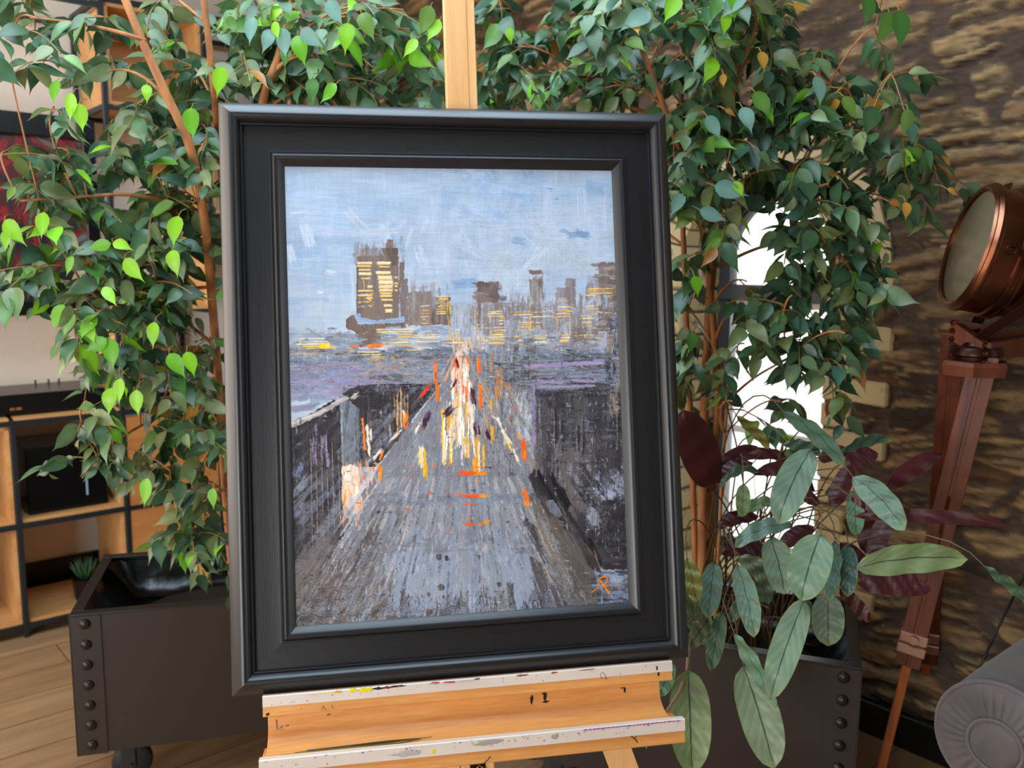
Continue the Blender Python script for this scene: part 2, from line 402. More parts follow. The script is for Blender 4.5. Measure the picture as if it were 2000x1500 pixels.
sa = MB(); sa.box(F0 + .015, F1 - .01, WB1 - .075, WB1 - .05, WZ0 + .04, 1.36, 0, .002); sa.box(F0 + .015, F1 - .01, WB0 + .035, WB0 + .055, WZ0 + .04, 1.36, 0, .002)
sa.box(F0 + .015, F1 - .01, WB0 + .035, WB1 - .05, 1.335, 1.36, 0, .002); sa.box(F0 + .015, F1 - .01, WB0 + .035, WB1 - .05, .84, .865, 0, .002)
sa.build('window_sash', M_frame_white, wn)
mg, nt, N, L, Pn = new_mat('window_glass')
tr = N.new('ShaderNodeBsdfTransparent'); gl = N.new('ShaderNodeBsdfGlossy'); gl.inputs['Roughness'].default_value = .02
fz = N.new('ShaderNodeFresnel'); fz.inputs[0].default_value = 1.45; mx = N.new('ShaderNodeMixShader')
L.new(fz.outputs[0], mx.inputs[0]); L.new(tr.outputs[0], mx.inputs[1]); L.new(gl.outputs[0], mx.inputs[2]); L.new(mx.outputs[0], N['Material Output'].inputs['Surface'])
g = MB(); g.box(F0 + .026, F0 + .030, WB0 + .03, WB1 - .05, WZ0 + .03, WZS + .02)
g.prism([(WCX + (WR - .02) * math.cos(math.pi * i / 20), WZS + (WR - .02) * math.sin(math.pi * i / 20)) for i in range(21)], 0, F0 + .026, F0 + .030)
g.build('pane', mg, wn)

# outside the window: a pale yard, a low wall with rails and the facing house
M_pave = mat('pale_paving', 'C9C6C0', .9, var=.1, scale=5); M_house = mat('white_render', 'DAD6D2', .9, var=.05)
o = MB().box(3.0, 12, -3, 9, -.35, -.25).build('ground_outside', M_pave); o.matrix_world = RM; struct(o)
hs = thing('facing_house', 'pale rendered house seen overexposed through the arched window', 'building', mw=room_at(7.5, 3.2, -.25))
MB().box(0, .3, -4, 4, 0, 2.0).build('house_wall', M_house, hs)
for bb in (-2.2, .2):
    q = MB().box(-.03, 0, bb, bb + .8, .6, 1.6).build('house_window', M_frame_grey, hs)
rl = MB()
for zz in (.35, .6, .85, 1.1): rl.box(-.02, .02, -3, 3, zz, zz + .05)
for bb in (-3, -1, 1, 3): rl.box(-.04, .04, bb - .04, bb + .04, 0, 1.2)
o = rl.build('garden_railing', M_frame_white); o.matrix_world = room_at(5.0, 3.0, -.25); tag(o, 'white horizontal garden railing outside the arched window', 'railing')

# ------------------------------------------------------------------ easel and painting frame
_A = RT * .98505 + UP * .0287 + FW * .1698; _B = RT * -.0344 + UP * .99874 + FW * .0366
_A.normalize(); _B = (_B - _A * _B.dot(_A)).normalized(); _Y = _B.cross(_A)
FWD, FHT = .82, 1.028
_O = CAM + (RT * -.58293 + UP * -.65113 + FW * 1.81166) * FWD
FM = Matrix.Identity(4)
for i in range(3): FM[i][0] = _A[i]; FM[i][1] = _Y[i]; FM[i][2] = _B[i]; FM[i][3] = _O[i]
FMI = FM.inverted()
def frame_mat():
    m, nt, N, L, P = new_mat('black_stained_oak')
    uv = N.new('ShaderNodeUVMap'); uv.uv_map = 'UVMap'; mp = N.new('ShaderNodeMapping'); L.new(uv.outputs[0], mp.inputs[0]); mp.inputs['Scale'].default_value = (22, 420, 1)
    nz = N.new('ShaderNodeTexNoise'); nz.inputs['Scale'].default_value = 1; nz.inputs['Detail'].default_value = 4; L.new(mp.outputs[0], nz.inputs['Vector'])
    rp = N.new('ShaderNodeValToRGB'); L.new(nz.outputs['Fac'], rp.inputs[0])
    rp.color_ramp.elements[0].position = .33; rp.color_ramp.elements[0].color = (*lin('08090B'), 1)
    rp.color_ramp.elements[1].position = .5; rp.color_ramp.elements[1].color = (*lin('15161A'), 1)
    L.new(rp.outputs[0], P.inputs['Base Color']); P.inputs['Roughness'].default_value = .38; P.inputs['Specular IOR Level'].default_value = .75
    b = N.new('ShaderNodeBump'); b.inputs['Strength'].default_value = .22; b.inputs['Distance'].default_value = .0006
    L.new(nz.outputs['Fac'], b.inputs['Height']); L.new(b.outputs[0], P.inputs['Normal'])
    return m
M_frame = frame_mat()
def moulding(name, prof, parent):
    # prof: (inset s, height h towards the viewer); mitred at the corners
    vs = []; fs = []; uvs = []
    for side in range(4):
        base = len(vs)
        for (s, h) in prof:
            c = [(s, s), (FWD - s, s), (FWD - s, FHT - s), (s, FHT - s)]
            p, q = c[side], c[(side + 1) % 4]
            vs.append((p[0], -h, p[1])); vs.append((q[0], -h, q[1]))
        run = 0
        for i in range(len(prof) - 1):
            d = math.hypot(prof[i + 1][0] - prof[i][0], prof[i + 1][1] - prof[i][1])
            a = base + 2 * i; fs.append((a, a + 1, a + 3, a + 2)); u0 = side * 3.1
            uvs += [(u0 + prof[i][0], run), (u0 + 1 - prof[i][0], run), (u0 + 1 - prof[i + 1][0], run + d), (u0 + prof[i + 1][0], run + d)]
            run += d
    me = bpy.data.meshes.new(name); me.from_pydata(vs, [], fs); ul = me.uv_layers.new(name='UVMap')
    ul.data.foreach_set('uv', np.array(uvs, np.float32).ravel()); me.materials.append(M_frame)
    me.polygons.foreach_set('use_smooth', [True] * len(fs)); me.set_sharp_from_angle(angle=math.radians(28)); me.update()
    o = bpy.data.objects.new(name, me); COL.objects.link(o); o.parent = parent; return o
pic = thing('framed_painting', 'large city street painting in a wide black moulded frame, standing on the easel', 'painting', mw=FM)
mm = .001
def sc(pr): return [(a * mm, b * mm) for a, b in pr]
moulding('outer_moulding', sc([(44, -26), (1, -26), (0, -25), (0, -1), (1, 1), (10, 9), (17, 14), (20, 15.6), (23, 16), (26, 15.2), (29, 13), (32, 9), (34, 5), (35.5, 2.5), (36, 2.3), (36.3, 3.6), (37.5, 4.3), (39, 4), (39.6, 2.5), (40, -4)]), pic)
moulding('flat_panel', sc([(39.5, -26), (39.5, -3), (60, -3.4), (82, -3), (85, -2.6), (85, -26)]), pic)
moulding('inner_moulding', sc([(84, -26), (84, 0), (85, .8), (86.5, 0.8), (87.2, 0.2), (88, 1.8), (90, 4.2), (93, 5.6), (96, 5), (100, 2), (105, -2.5), (108.5, -6), (109.5, -7.5), (109.5, -26)]), pic)

# ------------------------------------------------------------------ the painted canvas: strokes laid one after the other, colour and relief per vertex
def paint_canvas(parent):
    NC, NR = 640, 860
    xs = np.linspace(.1085, FWD - .1085, NC); zs = np.linspace(FHT - .1085, .1085, NR)
    Xl, Zl = np.meshgrid(xs, zs)
    # image pixel coordinates for the strokes: canvas corners projected through the camera
    def pixel_pt(x, z):
        v = FM @ Vector((x, .008, z)) - CAM; w_ = v.dot(FW); return 1000 + FPX * v.dot(RT) / w_, 750 - FPX * v.dot(UP) / w_
    src = [(xs[0], zs[0]), (xs[-1], zs[0]), (xs[-1], zs[-1]), (xs[0], zs[-1])]; dst = [pixel_pt(*p) for p in src]
    A = []
    for (x, y), (u, v) in zip(src, dst): A += [[x, y, 1, 0, 0, 0, -u * x, -u * y, -u], [0, 0, 0, x, y, 1, -v * x, -v * y, -v]]
    H = np.linalg.svd(np.array(A))[2][-1].reshape(3, 3)
    w_ = H[2, 0] * Xl + H[2, 1] * Zl + H[2, 2]
    X = ((H[0, 0] * Xl + H[0, 1] * Zl + H[0, 2]) / w_).astype(np.float32); Y = ((H[1, 0] * Xl + H[1, 1] * Zl + H[1, 2]) / w_).astype(np.float32)
    cmin, cmax = X.min(0), X.max(0); rmin, rmax = Y.min(1), Y.max(1)
    img = np.zeros((NR, NC, 3), np.float32); hg = np.zeros((NR, NC), np.float32)
    R = np.random.RandomState(8); cnt = [0]
    def sub(x0, y0, x1, y1):
        c = np.nonzero((cmax >= x0) & (cmin <= x1))[0]; r = np.nonzero((rmax >= y0) & (rmin <= y1))[0]
        return (slice(r[0], r[-1] + 1), slice(c[0], c[-1] + 1)) if len(c) and len(r) else None
    def rgb(c): return np.array([int(c[i:i + 2], 16) / 255 for i in (0, 2, 4)], np.float32) if isinstance(c, str) else np.array(c, np.float32)
    def blend(s, m, c, h):
        img[s] = img[s] * (1 - m[..., None]) + c * m[..., None]
        hg[s] = hg[s] * (1 - .6 * m) + m * h
    def S(x0, y0, x1, y1, w, c, a=.95, dry=.25, h=.35, rag=1.0):
        """one knife or brush stroke"""
        cnt[0] += 1; sd = cnt[0] % 97
        L = math.hypot(x1 - x0, y1 - y0) + 1e-6; p = w / 2 + 3
        s = sub(min(x0, x1) - p, min(y0, y1) - p, max(x0, x1) + p, max(y0, y1) + p)
        if s is None: return
        xx = X[s] - x0; yy = Y[s] - y0; ux, uy = (x1 - x0) / L, (y1 - y0) / L
        t = xx * ux + yy * uy; d = -xx * uy + yy * ux
        n1 = vn(t / 22., d / 1.3, sd); n2 = vn(t / 5., d / 3., sd + 11); n3 = vn(t / 60., d / 5., sd + 23)
        e = np.clip((w / 2 - np.abs(d)) / 1.3 + .5 + (n2 - .5) * 2.2 * rag, 0, 1) * np.clip((L / 2 - np.abs(t - L / 2)) / 2.5 + .6 + (n1 - .5) * 5 * rag, 0, 1)
        m = e * a * np.clip((n1 * .5 + n2 * .25 + n3 * .25 - dry) * 6 + .5, 0, 1)
        col = rgb(c)[None, None] * (1 + (n1 - .5)[..., None] * .16 + (n3 - .5)[..., None] * .10)
        blend(s, m, col, h * (.4 + .7 * n1 + .5 * (e < .75) * (e > .1)))
    def Pg(pts, c, a=1, rough=4, tex=.12, h=.2, dirv=(0, 1)):
        """a filled, ragged patch"""
        cnt[0] += 1; sd = cnt[0] % 89
        xs_ = [p[0] for p in pts]; ys_ = [p[1] for p in pts]; s = sub(min(xs_) - rough, min(ys_) - rough, max(xs_) + rough, max(ys_) + rough)
        if s is None: return
        x = X[s] + (vn(X[s] / 5, Y[s] / 5, sd) - .5) * rough; y = Y[s] + (vn(X[s] / 5, Y[s] / 5, sd + 7) - .5) * rough
        ins = np.zeros(x.shape, bool); n = len(pts); j = n - 1
        for i in range(n):
            xi, yi = pts[i]; xj, yj = pts[j]
            if yi != yj: ins ^= ((yi > y) != (yj > y)) & (x < (xj - xi) * (y - yi) / (yj - yi) + xi)
            j = i
        if dirv[0]: n1 = vn(X[s] / 26, Y[s] / 1.6, sd); n2 = vn(X[s] / 60, Y[s] / 9, sd + 3)
        else: n1 = vn(X[s] / 1.6, Y[s] / 26, sd); n2 = vn(X[s] / 9, Y[s] / 60, sd + 3)
        m = ins * a * np.clip(1 - (n1 < .08) * .4, 0, 1)
        blend(s, m.astype(np.float32), rgb(c) * (1 + (n1 - .5)[..., None] * tex * 2 + (n2 - .5)[..., None] * tex * 1.5), h * (.5 + n1))
    def B(x0, y0, x1, y1, c, **k): Pg([(x0, y0), (x1, y0), (x1, y1), (x0, y1)], c, **k)
    def U(a, b): return R.uniform(a, b)
    def pick(cs): return cs[R.randint(len(cs))]
    def smear(x0, y0, x1, y1, n, cols, lr, wr, ang=0, aj=4, a=(.5, .95), dry=(.2, .5), h=.3):
        for _ in range(n):
            x, y = U(x0, x1), U(y0, y1); L = U(*lr); an = math.radians(ang + R.normal(0, aj)); c = rgb(pick(cols)) * U(.93, 1.07)
            dx, dy = math.cos(an) * L / 2, math.sin(an) * L / 2
            S(x - dx, y - dy, x + dx, y + dy, U(*wr), c, U(*a), U(*dry), h)
    VX, VY = 900., 668.
    def radial(n, xr, y, cols, lr, wr, a=(.5, .95), dry=(.2, .5), h=.35):
        for _ in range(n):
            yy = U(*y); f = (yy - VY); x = VX + U(*xr) * f; dx, dy = x - VX, yy - VY; q = math.hypot(dx, dy) + 1e-6; L = U(*lr) * (.3 + q / 420)
            S(x, yy, x + dx / q * L, yy + dy / q * L, U(*wr) * (.35 + q / 500), rgb(pick(cols)) * U(.93, 1.07), U(*a), U(*dry), h)
    # ---- sky
    t = np.clip((Y - 315) / 350, 0, 1)[..., None]
    img[:] = rgb('A0BCDF') * (1 - t) + rgb('BCCEE6') * t
    img *= (1 + (fbm(X / 90, Y / 50, 5)[..., None] - .5) * .10)
    skyc = ['9DBBDF', 'A7C2E3', 'AFC7E5', '96B5DB', '90B0D8', 'B6CBE7', 'A3BDDF']
    smear(555, 318, 1215, 640, 170, skyc, (40, 150), (14, 40), 0, 5, (.2, .5), (.2, .45), .16)
    smear(555, 318, 1215, 600, 90, skyc, (30, 110), (10, 30), 90, 5, (.15, .4), (.25, .5), .16)
    smear(850, 400, 1200, 560, 50, ['B8CAE4', 'B0C4E2', 'BECDE6'], (30, 110), (16, 40), 20, 60, (.15, .4), (.25, .45), .2)
    smear(890, 320, 1060, 430, 35, ['83A8D4', '8BAED8', '93B3DA'], (20, 70), (8, 22), 10, 40, (.25, .6), (.3, .5), .2)
    smear(680, 430, 1150, 540, 40, ['BDD0E8', 'B5C9E4', 'C6D3EA'], (14, 60), (6, 18), 60, 50, (.25, .6), (.3, .5), .3)
    for (x0, y0, x1, y1, w, c) in [(570, 420, 600, 416, 12, 'B5CBE6'), (596, 440, 606, 480, 22, 'B9CCE6'), (565, 480, 572, 510, 14, 'C2D2EA'), (634, 530, 652, 534, 10, 'CAD8EE'), (622, 570, 628, 570, 5, 'D2DEF2'), (645, 580, 650, 590, 10, 'BCCDE7'), (688, 520, 692, 600, 16, 'B8CBE6'), (720, 455, 775, 450, 12, 'B9CCE8'), (800, 560, 860, 556, 20, 'B9CBE6'), (1108, 460, 1150, 458, 12, '7C9FC9'), (1125, 452, 1148, 462, 12, '7596C3'), (1096, 450, 1112, 455, 7, '7E9FCB'), (1073, 371, 1078, 371, 6, '6F93C0'), (1086, 388, 1089, 389, 4, '6F93C0'), (1191, 403, 1195, 403, 4, '6A8CBA'), (1000, 468, 1025, 472, 14, '87A7CF'), (1145, 362, 1180, 372, 22, '88AAD1'), (885, 555, 930, 552, 18, '7FA2CF'), (960, 552, 975, 572, 14, '8AAAD6')]: S(x0, y0, x1, y1, w, c, .75, .2, .4)
    for x in (1128, 1141, 1181): S(x, 368, x + 2, 430, 2.2, 'C3D3E9', .6, .3, 1.1)
    # brush grain over the sky
    img[:] *= (1 + ((vn(X / 40, Y / 1.4, 41) - .5) * .05 + (vn(X / 1.6, Y / 40, 42) - .5) * .03)[..., None])
    hg += (vn(X / 50, Y / 1.5, 43) * .16 + vn(X / 1.8, Y / 60, 44) * .10).astype(np.float32)
    # ---- distant haze and skyline right
    B(880, 590, 935, 680, 'A7B5CB', a=.8, rough=5); B(930, 592, 1215, 690, 'A0AAC0', a=.75, rough=8)
    smear(925, 585, 1215, 680, 120, ['8C8790', 'A4B2C9', '9AA3B8', '7D7777', 'B2C2DA', '8A93A8'], (18, 60), (6, 18), 90, 6, (.4, .8), (.3, .5), .3)
    br = '7C7474'
    B(931, 550, 974, 590, '6A5F5B', rough=4); B(933, 590, 940, 640, br, rough=2); smear(935, 552, 972, 588, 16, ['6A6062', '857C7E'], (15, 36), (5, 9), 0, 6)
    B(944, 592, 984, 655, '88838C', rough=4, a=.8); B(986, 590, 1016, 625, '837D83', rough=5, a=.8)
    B(1033, 528, 1060, 640, '887E7A', rough=4, a=.9); B(1034, 534, 1060, 545, 'B9CBE2', rough=3, a=.9); B(1036, 529, 1057, 536, '746B6C', rough=2); smear(1036, 546, 1060, 630, 22, ['746C6E', '938D94', 'A9B2C4'], (14, 40), (4, 8), 90, 4)
    B(1104, 543, 1124, 600, '857F86', rough=4, a=.85); B(1086, 562, 1116, 620, '867F84', rough=5, a=.8); B(1089, 582, 1106, 612, 'A9B6CC', rough=4, a=.8)
    B(1169, 512, 1214, 648, '7D736F', rough=4, a=.95); smear(1168, 514, 1214, 640, 40, ['6C6466', '938D92', '7A7274', 'A4AFC4'], (18, 44), (4, 9), 0, 4)
    smear(1170, 586, 1212, 624, 14, ['8EA6CC', '6A6266'], (14, 30), (4, 7), 90, 5)
    B(1118, 640, 1170, 668, '7A7072', rough=7, a=.85); B(1150, 540, 1168, 560, '9BA6BC', rough=6, a=.7)
    smear(1145, 545, 1170, 640, 16, ['9FB0CB', '8D8890'], (14, 44), (5, 9), 90)
    # ---- left tower and its neighbours
    B(692, 486, 762, 520, '8F8D97', a=.75, rough=6); smear(694, 480, 790, 505, 14, ['85828C', '9FA8BC'], (16, 34), (5, 9), 90, 4, (.4, .7))
    B(697, 500, 779, 628, '7D726E', rough=3, tex=.06); B(752, 486, 777, 520, '6C615C', rough=3); B(755, 468, 768, 488, '766B66', rough=3); Pg([(746, 484), (776, 484), (776, 496), (768, 500), (750, 498)], '655B57', rough=2)
    B(779, 498, 783, 552, '9EB5D3', rough=1, a=.9); B(780, 512, 789, 562, '6F645F', rough=2); B(783, 545, 797, 632, '827B7E', rough=5); B(696, 515, 700, 618, '6A6263', rough=1)
    smear(700, 510, 790, 626, 30, ['746C6D', '878082', '6B6364'], (30, 80), (4, 10), 90, 3, (.3, .6))
    B(797, 570, 845, 636, '887E7B', rough=4, tex=.08); B(843, 580, 880, 634, '6D6460', rough=4); smear(800, 568, 880, 634, 24, ['8F8C94', '787073', '9AA4B6'], (20, 50), (4, 10), 90, 3, (.3, .7))
    Pg([(688, 614), (704, 612), (706, 620), (735, 626), (790, 618), (792, 630), (740, 636), (697, 634)], '8FAAD0', rough=2, a=.95, dirv=(1, 0))
    Pg([(676, 624), (690, 614), (700, 634), (790, 630), (795, 640), (745, 648), (742, 678), (698, 678), (695, 650), (675, 640)], '766964', rough=3)
    # ---- horizon band, low buildings left
    B(556, 650, 700, 688, '8493AA', a=.7, rough=7, dirv=(1, 0)); smear(556, 645, 700, 690, 50, ['8FA4C2', '6D7480', 'A6B6CE', '77828F', '9BADC8'], (12, 40), (4, 10), 0, 30, (.4, .8), (.3, .5))
    smear(738, 640, 880, 690, 50, ['8EA6CB', '9FB2D0', '7E8CA4', '8C8A92'], (16, 50), (4, 10), 0, 4, (.5, .9))
    smear(885, 655, 1215, 690, 60, ['8FA0BA', '6A6F7C', 'A7B8D2', '80828E', '9CA9C0'], (16, 60), (4, 10), 0, 4, (.5, .9))
    # middle distance band
    B(556, 684, 1215, 765, '77839A', a=.9, rough=8, dirv=(1, 0))
    smear(556, 682, 880, 770, 240, ['7A90B0', '6B7688', '54585F', '8EA2C2', '8A8C98', '4E5058', '8C8FAE', 'A59C98'], (14, 60), (3, 11), 0, 4, (.5, .95), (.3, .55), .45)
    smear(565, 712, 760, 790, 46, ['9A93B8', '8E86AC', 'A49DC2', '8791B4'], (20, 70), (6, 16), 0, 5, (.5, .8), (.3, .5), .35)
    smear(640, 715, 700, 745, 6, ['7C8ACB'], (16, 30), (5, 10), 0, 5, (.4, .7)); smear(720, 700, 800, 740, 20, ['B39C8A', 'C2A888', 'A49488'], (10, 26), (4, 9), 40, 50, (.4, .7))
    smear(556, 745, 630, 800, 34, ['8CA3C4', '9C96BE', '7B8CAB'], (20, 60), (6, 14), -10, 6, (.5, .8))
    smear(915, 684, 1050, 900, 190, ['6F7888', '5B5E68', '878F9E', '4E4F58', '8E97A8', '8A8078'], (14, 60), (3, 10), 90, 8, (.5, .9), (.3, .5), .45)
    # ---- dark blocks, left
    B(664, 775, 705, 915, '6E7888', rough=5); smear(664, 780, 702, 915, 36, ['7A8799', '5D636E', '8494AC', '4A4C54'], (20, 70), (3, 8), 90, 4)
    Pg([(668, 768), (700, 752), (862, 748), (820, 800), (775, 862), (735, 912), (702, 912), (702, 800)], '35333A', rough=3, tex=.12)
    smear(700, 815, 800, 880, 50, ['4A484F', '2E2C33', '55545C', '6A6C76'], (30, 70), (3, 9), 90, 3, (.4, .85), (.3, .5), .4)
    Pg([(562, 835), (600, 812), (652, 780), (664, 786), (668, 915), (672, 1046), (640, 1085), (612, 1110), (590, 1165), (568, 1215)], '302E35', rough=3, tex=.12)
    smear(566, 880, 664, 1060, 60, ['3F3D44', '2D2B31', '4A484F', '34323A'], (40, 110), (5, 14), 84, 12, (.4, .8), (.2, .45), .3)
    smear(566, 820, 660, 1060, 30, ['57565F', '4A4A52'], (26, 60), (4, 12), -40, 8, (.25, .5), (.35, .5), .2)
    for x, y0, y1 in ((607, 858, 1115), (617, 860, 1098), (628, 852, 1080), (638, 850, 1060), (649, 868, 1048), (661, 880, 1045)):
        S(x, y0, x + 5, y1, 2.2, 'A0928F', .75, .32, 1.2, .6); S(x + 2, y0, x + 7, y1, 1.6, '1E1C20', .8, .3, .1, .6)
    S(590, 890, 596, 1160, 1.6, '6E6668', .6, .4, .8)
    smear(608, 846, 648, 900, 14, ['8D82B0', '9A90BE'], (14, 40), (3, 6), 90, 3, (.6, .9), (.35, .5), .5)
    for p in ((578, 930, 586, 905, 16), (584, 955, 600, 930, 12), (575, 1010, 590, 985, 10), (578, 1130, 592, 1095, 14), (596, 1125, 608, 1118, 5)): S(*p, '7E98BD', .75, .4, .4)
    Pg([(562, 838), (564, 826), (640, 794), (668, 776), (672, 784), (640, 804), (585, 830)], 'B4B8BF', rough=3, a=.9); S(565, 830, 640, 800, 4, 'D7D6D4', .9, .3, .9); S(650, 790, 680, 776, 6, 'C4C2C2', .9, .3, .9); S(686, 778, 700, 768, 8, 'D5D3D0', .9, .3, .9)
    S(668, 800, 672, 1040, 3.5, 'B5BAC4', .6, .35, .6)
    # ---- the avenue
    Pg([(893, 682), (912, 682), (955, 775), (1010, 850), (1060, 920), (1120, 1010), (1172, 1110), (1238, 1190), (1240, 1200), (575, 1240), (570, 1200), (612, 1110), (672, 1046), (712, 960), (742, 908), (800, 830), (850, 765)], '7F8797', rough=4, tex=.08)
    rd = ['7C8CA6', '8A94A6', '6E7079', '93A1B8', '7A7B86', '666872', '859DC0', '90929C']
    radial(300, (-1.15, .85), (700, 1010), rd, (26, 80), (5, 14), (.25, .6), (.3, .5), .35)
    radial(60, (-.3, .45), (940, 1210), ['7F90AA', '8A9BB4', '7788A2'], (60, 150), (20, 40), (.4, .75), (.2, .45), .25)
    radial(110, (-.75, .75), (960, 1215), ['6C7588', '7F8DA4', '5C5A62', '8795AC', '6B6870', '8A8F9C', '77839A'], (50, 140), (14, 34), (.2, .5), (.25, .5), .3)
    smear(770, 1070, 1060, 1180, 90, ['8A9CB8', '94A3BA', '8796B0', '93A8C6'], (40, 120), (16, 40), 90, 30, (.3, .6), (.3, .5), .3)
    # dark lower left and right flanks
    radial(70, (-.72, -.42), (1010, 1225), ['56535A', '625E64', '48464D', '6F6A6E', '7A7678'], (70, 150), (10, 26), (.5, .85), (.25, .5), .35)
    smear(575, 1130, 760, 1235, 70, ['5E5A5E', '6E686A', '4A474C', '86827F', '77746F'], (30, 90), (6, 18), -50, 14, (.4, .8), (.3, .5), .35)
    Pg([(1035, 1085), (1060, 1100), (1100, 1150), (1130, 1200), (1060, 1205), (1045, 1150)], '4A464B', rough=5, a=.8)
    smear(770, 1160, 1240, 1225, 80, ['3A383F', '4A4850', '6A6A74', '5B6A80', '7C93B4'], (18, 60), (6, 18), 90, 14, (.5, .85), (.35, .55), .4)
    smear(580, 1190, 1000, 1235, 50, ['4A474D', '3B3940', '77839A', '69656A'], (20, 80), (5, 14), 0, 8, (.4, .8), (.35, .55), .4)
    # zebra crossings
    for k in range(17):
        x = 752 + k * 16.5 + U(-3, 3); f = (x - VX) / 270.
        S(x - f * 8, 934 + U(-3, 3), x + f * 26, 966 + U(-5, 5), U(4, 9), pick(['A3A9B5', 'B3B7C0', '969DAB']), .8, .3, .6)
    for k in range(20):
        x = 728 + k * 17 + U(-3, 3); f = (x - VX) / 320.
        S(x - f * 8, 985 + U(-3, 3), x + f * 34, 1034 + U(-10, 8), U(4, 9), pick(['9AA0AE', 'ABB0BB', '8C93A3']), .75, .32, .6)
        if k % 2: S(x + 6 - f * 8, 990, x + 6 + f * 30, 1025, 3, '4A4A52', .6, .35, .3)
    smear(740, 966, 1010, 984, 26, ['73839C', '7E90AC', '6C7382'], (20, 60), (5, 12), 0, 4, (.4, .8)); smear(740, 1040, 1040, 1080, 40, ['737A8A', '80899A', '6A6E7C'], (20, 60), (5, 16), 0, 8, (.3, .6))
    radial(36, (-.62, .62), (930, 1060), ['B4B8C2', 'C3C5CA', '9CA2AE'], (26, 70), (2, 4), (.5, .85), (.35, .5), .8)
    radial(40, (-.5, .55), (1040, 1180), ['9AA6B8', 'A9AEB8', '4E4E56'], (30, 90), (2, 4), (.4, .8), (.4, .55), .7)
    for p in ((770, 1095, 750, 1152, 5, 'B0A8C8'), (795, 1030, 778, 1075, 3, 'C5C3CC'), (833, 1100, 820, 1165, 1.5, 'B9BFCC'), (938, 1080, 948, 1140, 4, 'B4B2C6'), (940, 1140, 952, 1200, 3, '8A9ABA'), (693, 1095, 672, 1130, 3, '9C94B8'), (1052, 1075, 1078, 1140, 4, 'AFA79E'), (660, 1135, 650, 1150, 3, '8E8AB0')): S(*p[:5], p[5], .85, .25, .7)
    for (x, y, r) in ((861, 1147, 7), (857, 1088, 6), (872, 1090, 5), (837, 1162, 4), (975, 1142, 5), (866, 1166, 3), (935, 1088, 4), (740, 1000, 4)): Pg([(x + r * math.cos(a), y + r * math.sin(a) * 1.1) for a in np.linspace(0, 6.28, 9)[:-1]], '48464F', rough=2, h=.6)
    # dashes along the kerb, left
    for k in range(12):
        tt = k / 12.; x, y = 745 - 70 * tt, 935 + 95 * tt; S(x, y, x - 14, y + 20, 3.2, pick(['C6C7CA', 'AEB2BC', '8C8F98']), .85, .3, .8); S(x - 16, y, x - 28, y + 18, 2.4, pick(['A9ADB6', '5A5A62']), .7, .3, .6)
    # ---- right blocks
    Pg([(1042, 762), (1120, 742), (1216, 742), (1232, 1112), (1178, 1112), (1140, 1060), (1085, 985), (1045, 925)], '41414A', rough=4, tex=.12)
    smear(985, 690, 1215, 765, 110, ['5C6470', '43444D', '76879F', '2F3038', '8598B6', '6A6B75'], (24, 80), (3, 9), 0, 3, (.5, .95), (.3, .5), .5)
    for (x0, y0, x1, y1, w) in ((1022, 716, 1175, 708, 7), (1046, 731, 1090, 730, 3), (1048, 744, 1100, 748, 5), (1118, 743, 1164, 745, 5), (1056, 756, 1162, 754, 3.4)): S(x0, y0, x1, y1, w, '9D92C0', .9, .22, .9)
    S(1036, 717, 1052, 718, 3, 'D8604A', .8, .3, .8); smear(1060, 760, 1170, 772, 10, ['26262D', '34343C'], (20, 60), (4, 9), 0, 3)
    for x in range(1048, 1232, 12): S(x + U(-3, 3), 775 + U(-10, 20), x + 8, 1000 + U(-80, 80), U(6, 14), pick(['4A4A53', '3B3B44', '5A5D68', '34343C', '55545C']), .7, .25, .45)
    smear(1050, 790, 1228, 870, 60, ['42444E', '596070', '2E2E36', '6A7486'], (18, 50), (4, 10), 0, 5, (.4, .8), (.3, .5), .5)
    smear(1045, 880, 1150, 1010, 40, ['6E6B70', '7A777C', '5C5A60', '828087'], (26, 80), (6, 16), 90, 5, (.45, .8), (.25, .45), .4)
    Pg([(1086, 880), (1136, 870), (1140, 1030), (1100, 990)], '67646A', rough=5, a=.8)
    S(1040, 752, 1044, 860, 8, '8E86B2', .85, .25, .6); S(1042, 850, 1043, 872, 9, '9A92BE', .8, .3, .6); S(1052, 770, 1056, 850, 2, 'A8AAB4', .6, .4, .8)
    for (x, y0, y1) in ((1082, 800, 870), (1094, 820, 880), (1126, 800, 880), (1136, 812, 880), (1205, 800, 880)): S(x, y0, x + 1, y1, 2.5, '928A86', .7, .35, 1.4); S(x + 4, y0, x + 4, y1, 4, '2A2A31', .8, .3, .2)
    B(1120, 782, 1136, 830, '56565E', rough=3); B(1160, 778, 1176, 860, '3A3C46', rough=4)
    smear(1190, 750, 1216, 800, 12, ['8E8A8A', 'A39C94', '77767C'], (14, 40), (4, 8), 90, 8, (.5, .8)); S(1198, 775, 1206, 800, 9, 'A89A8C', .8, .3, .8)
    smear(1165, 925, 1228, 975, 46, ['93A5C6', 'A9BAD8', '7A8AA8', '5B6070'], (8, 30), (4, 12), 90, 30, (.6, .95), (.35, .55), .7)
    smear(1148, 960, 1175, 1035, 22, ['98A8C6', '8392AE', 'AAB8D2'], (14, 44), (4, 10), 90, 10, (.5, .9), (.35, .5), .6); smear(1112, 900, 1132, 960, 10, ['8D9AB4', '7F8CA6'], (12, 40), (3, 8), 90, 10)
    Pg([(1172, 978), (1232, 972), (1234, 1112), (1184, 1112), (1170, 1060)], '32313A', rough=5); smear(1172, 985, 1234, 1105, 36, ['3B3A44', '2A2932', '4A4A56'], (26, 60), (5, 12), 0, 3, (.4, .8))
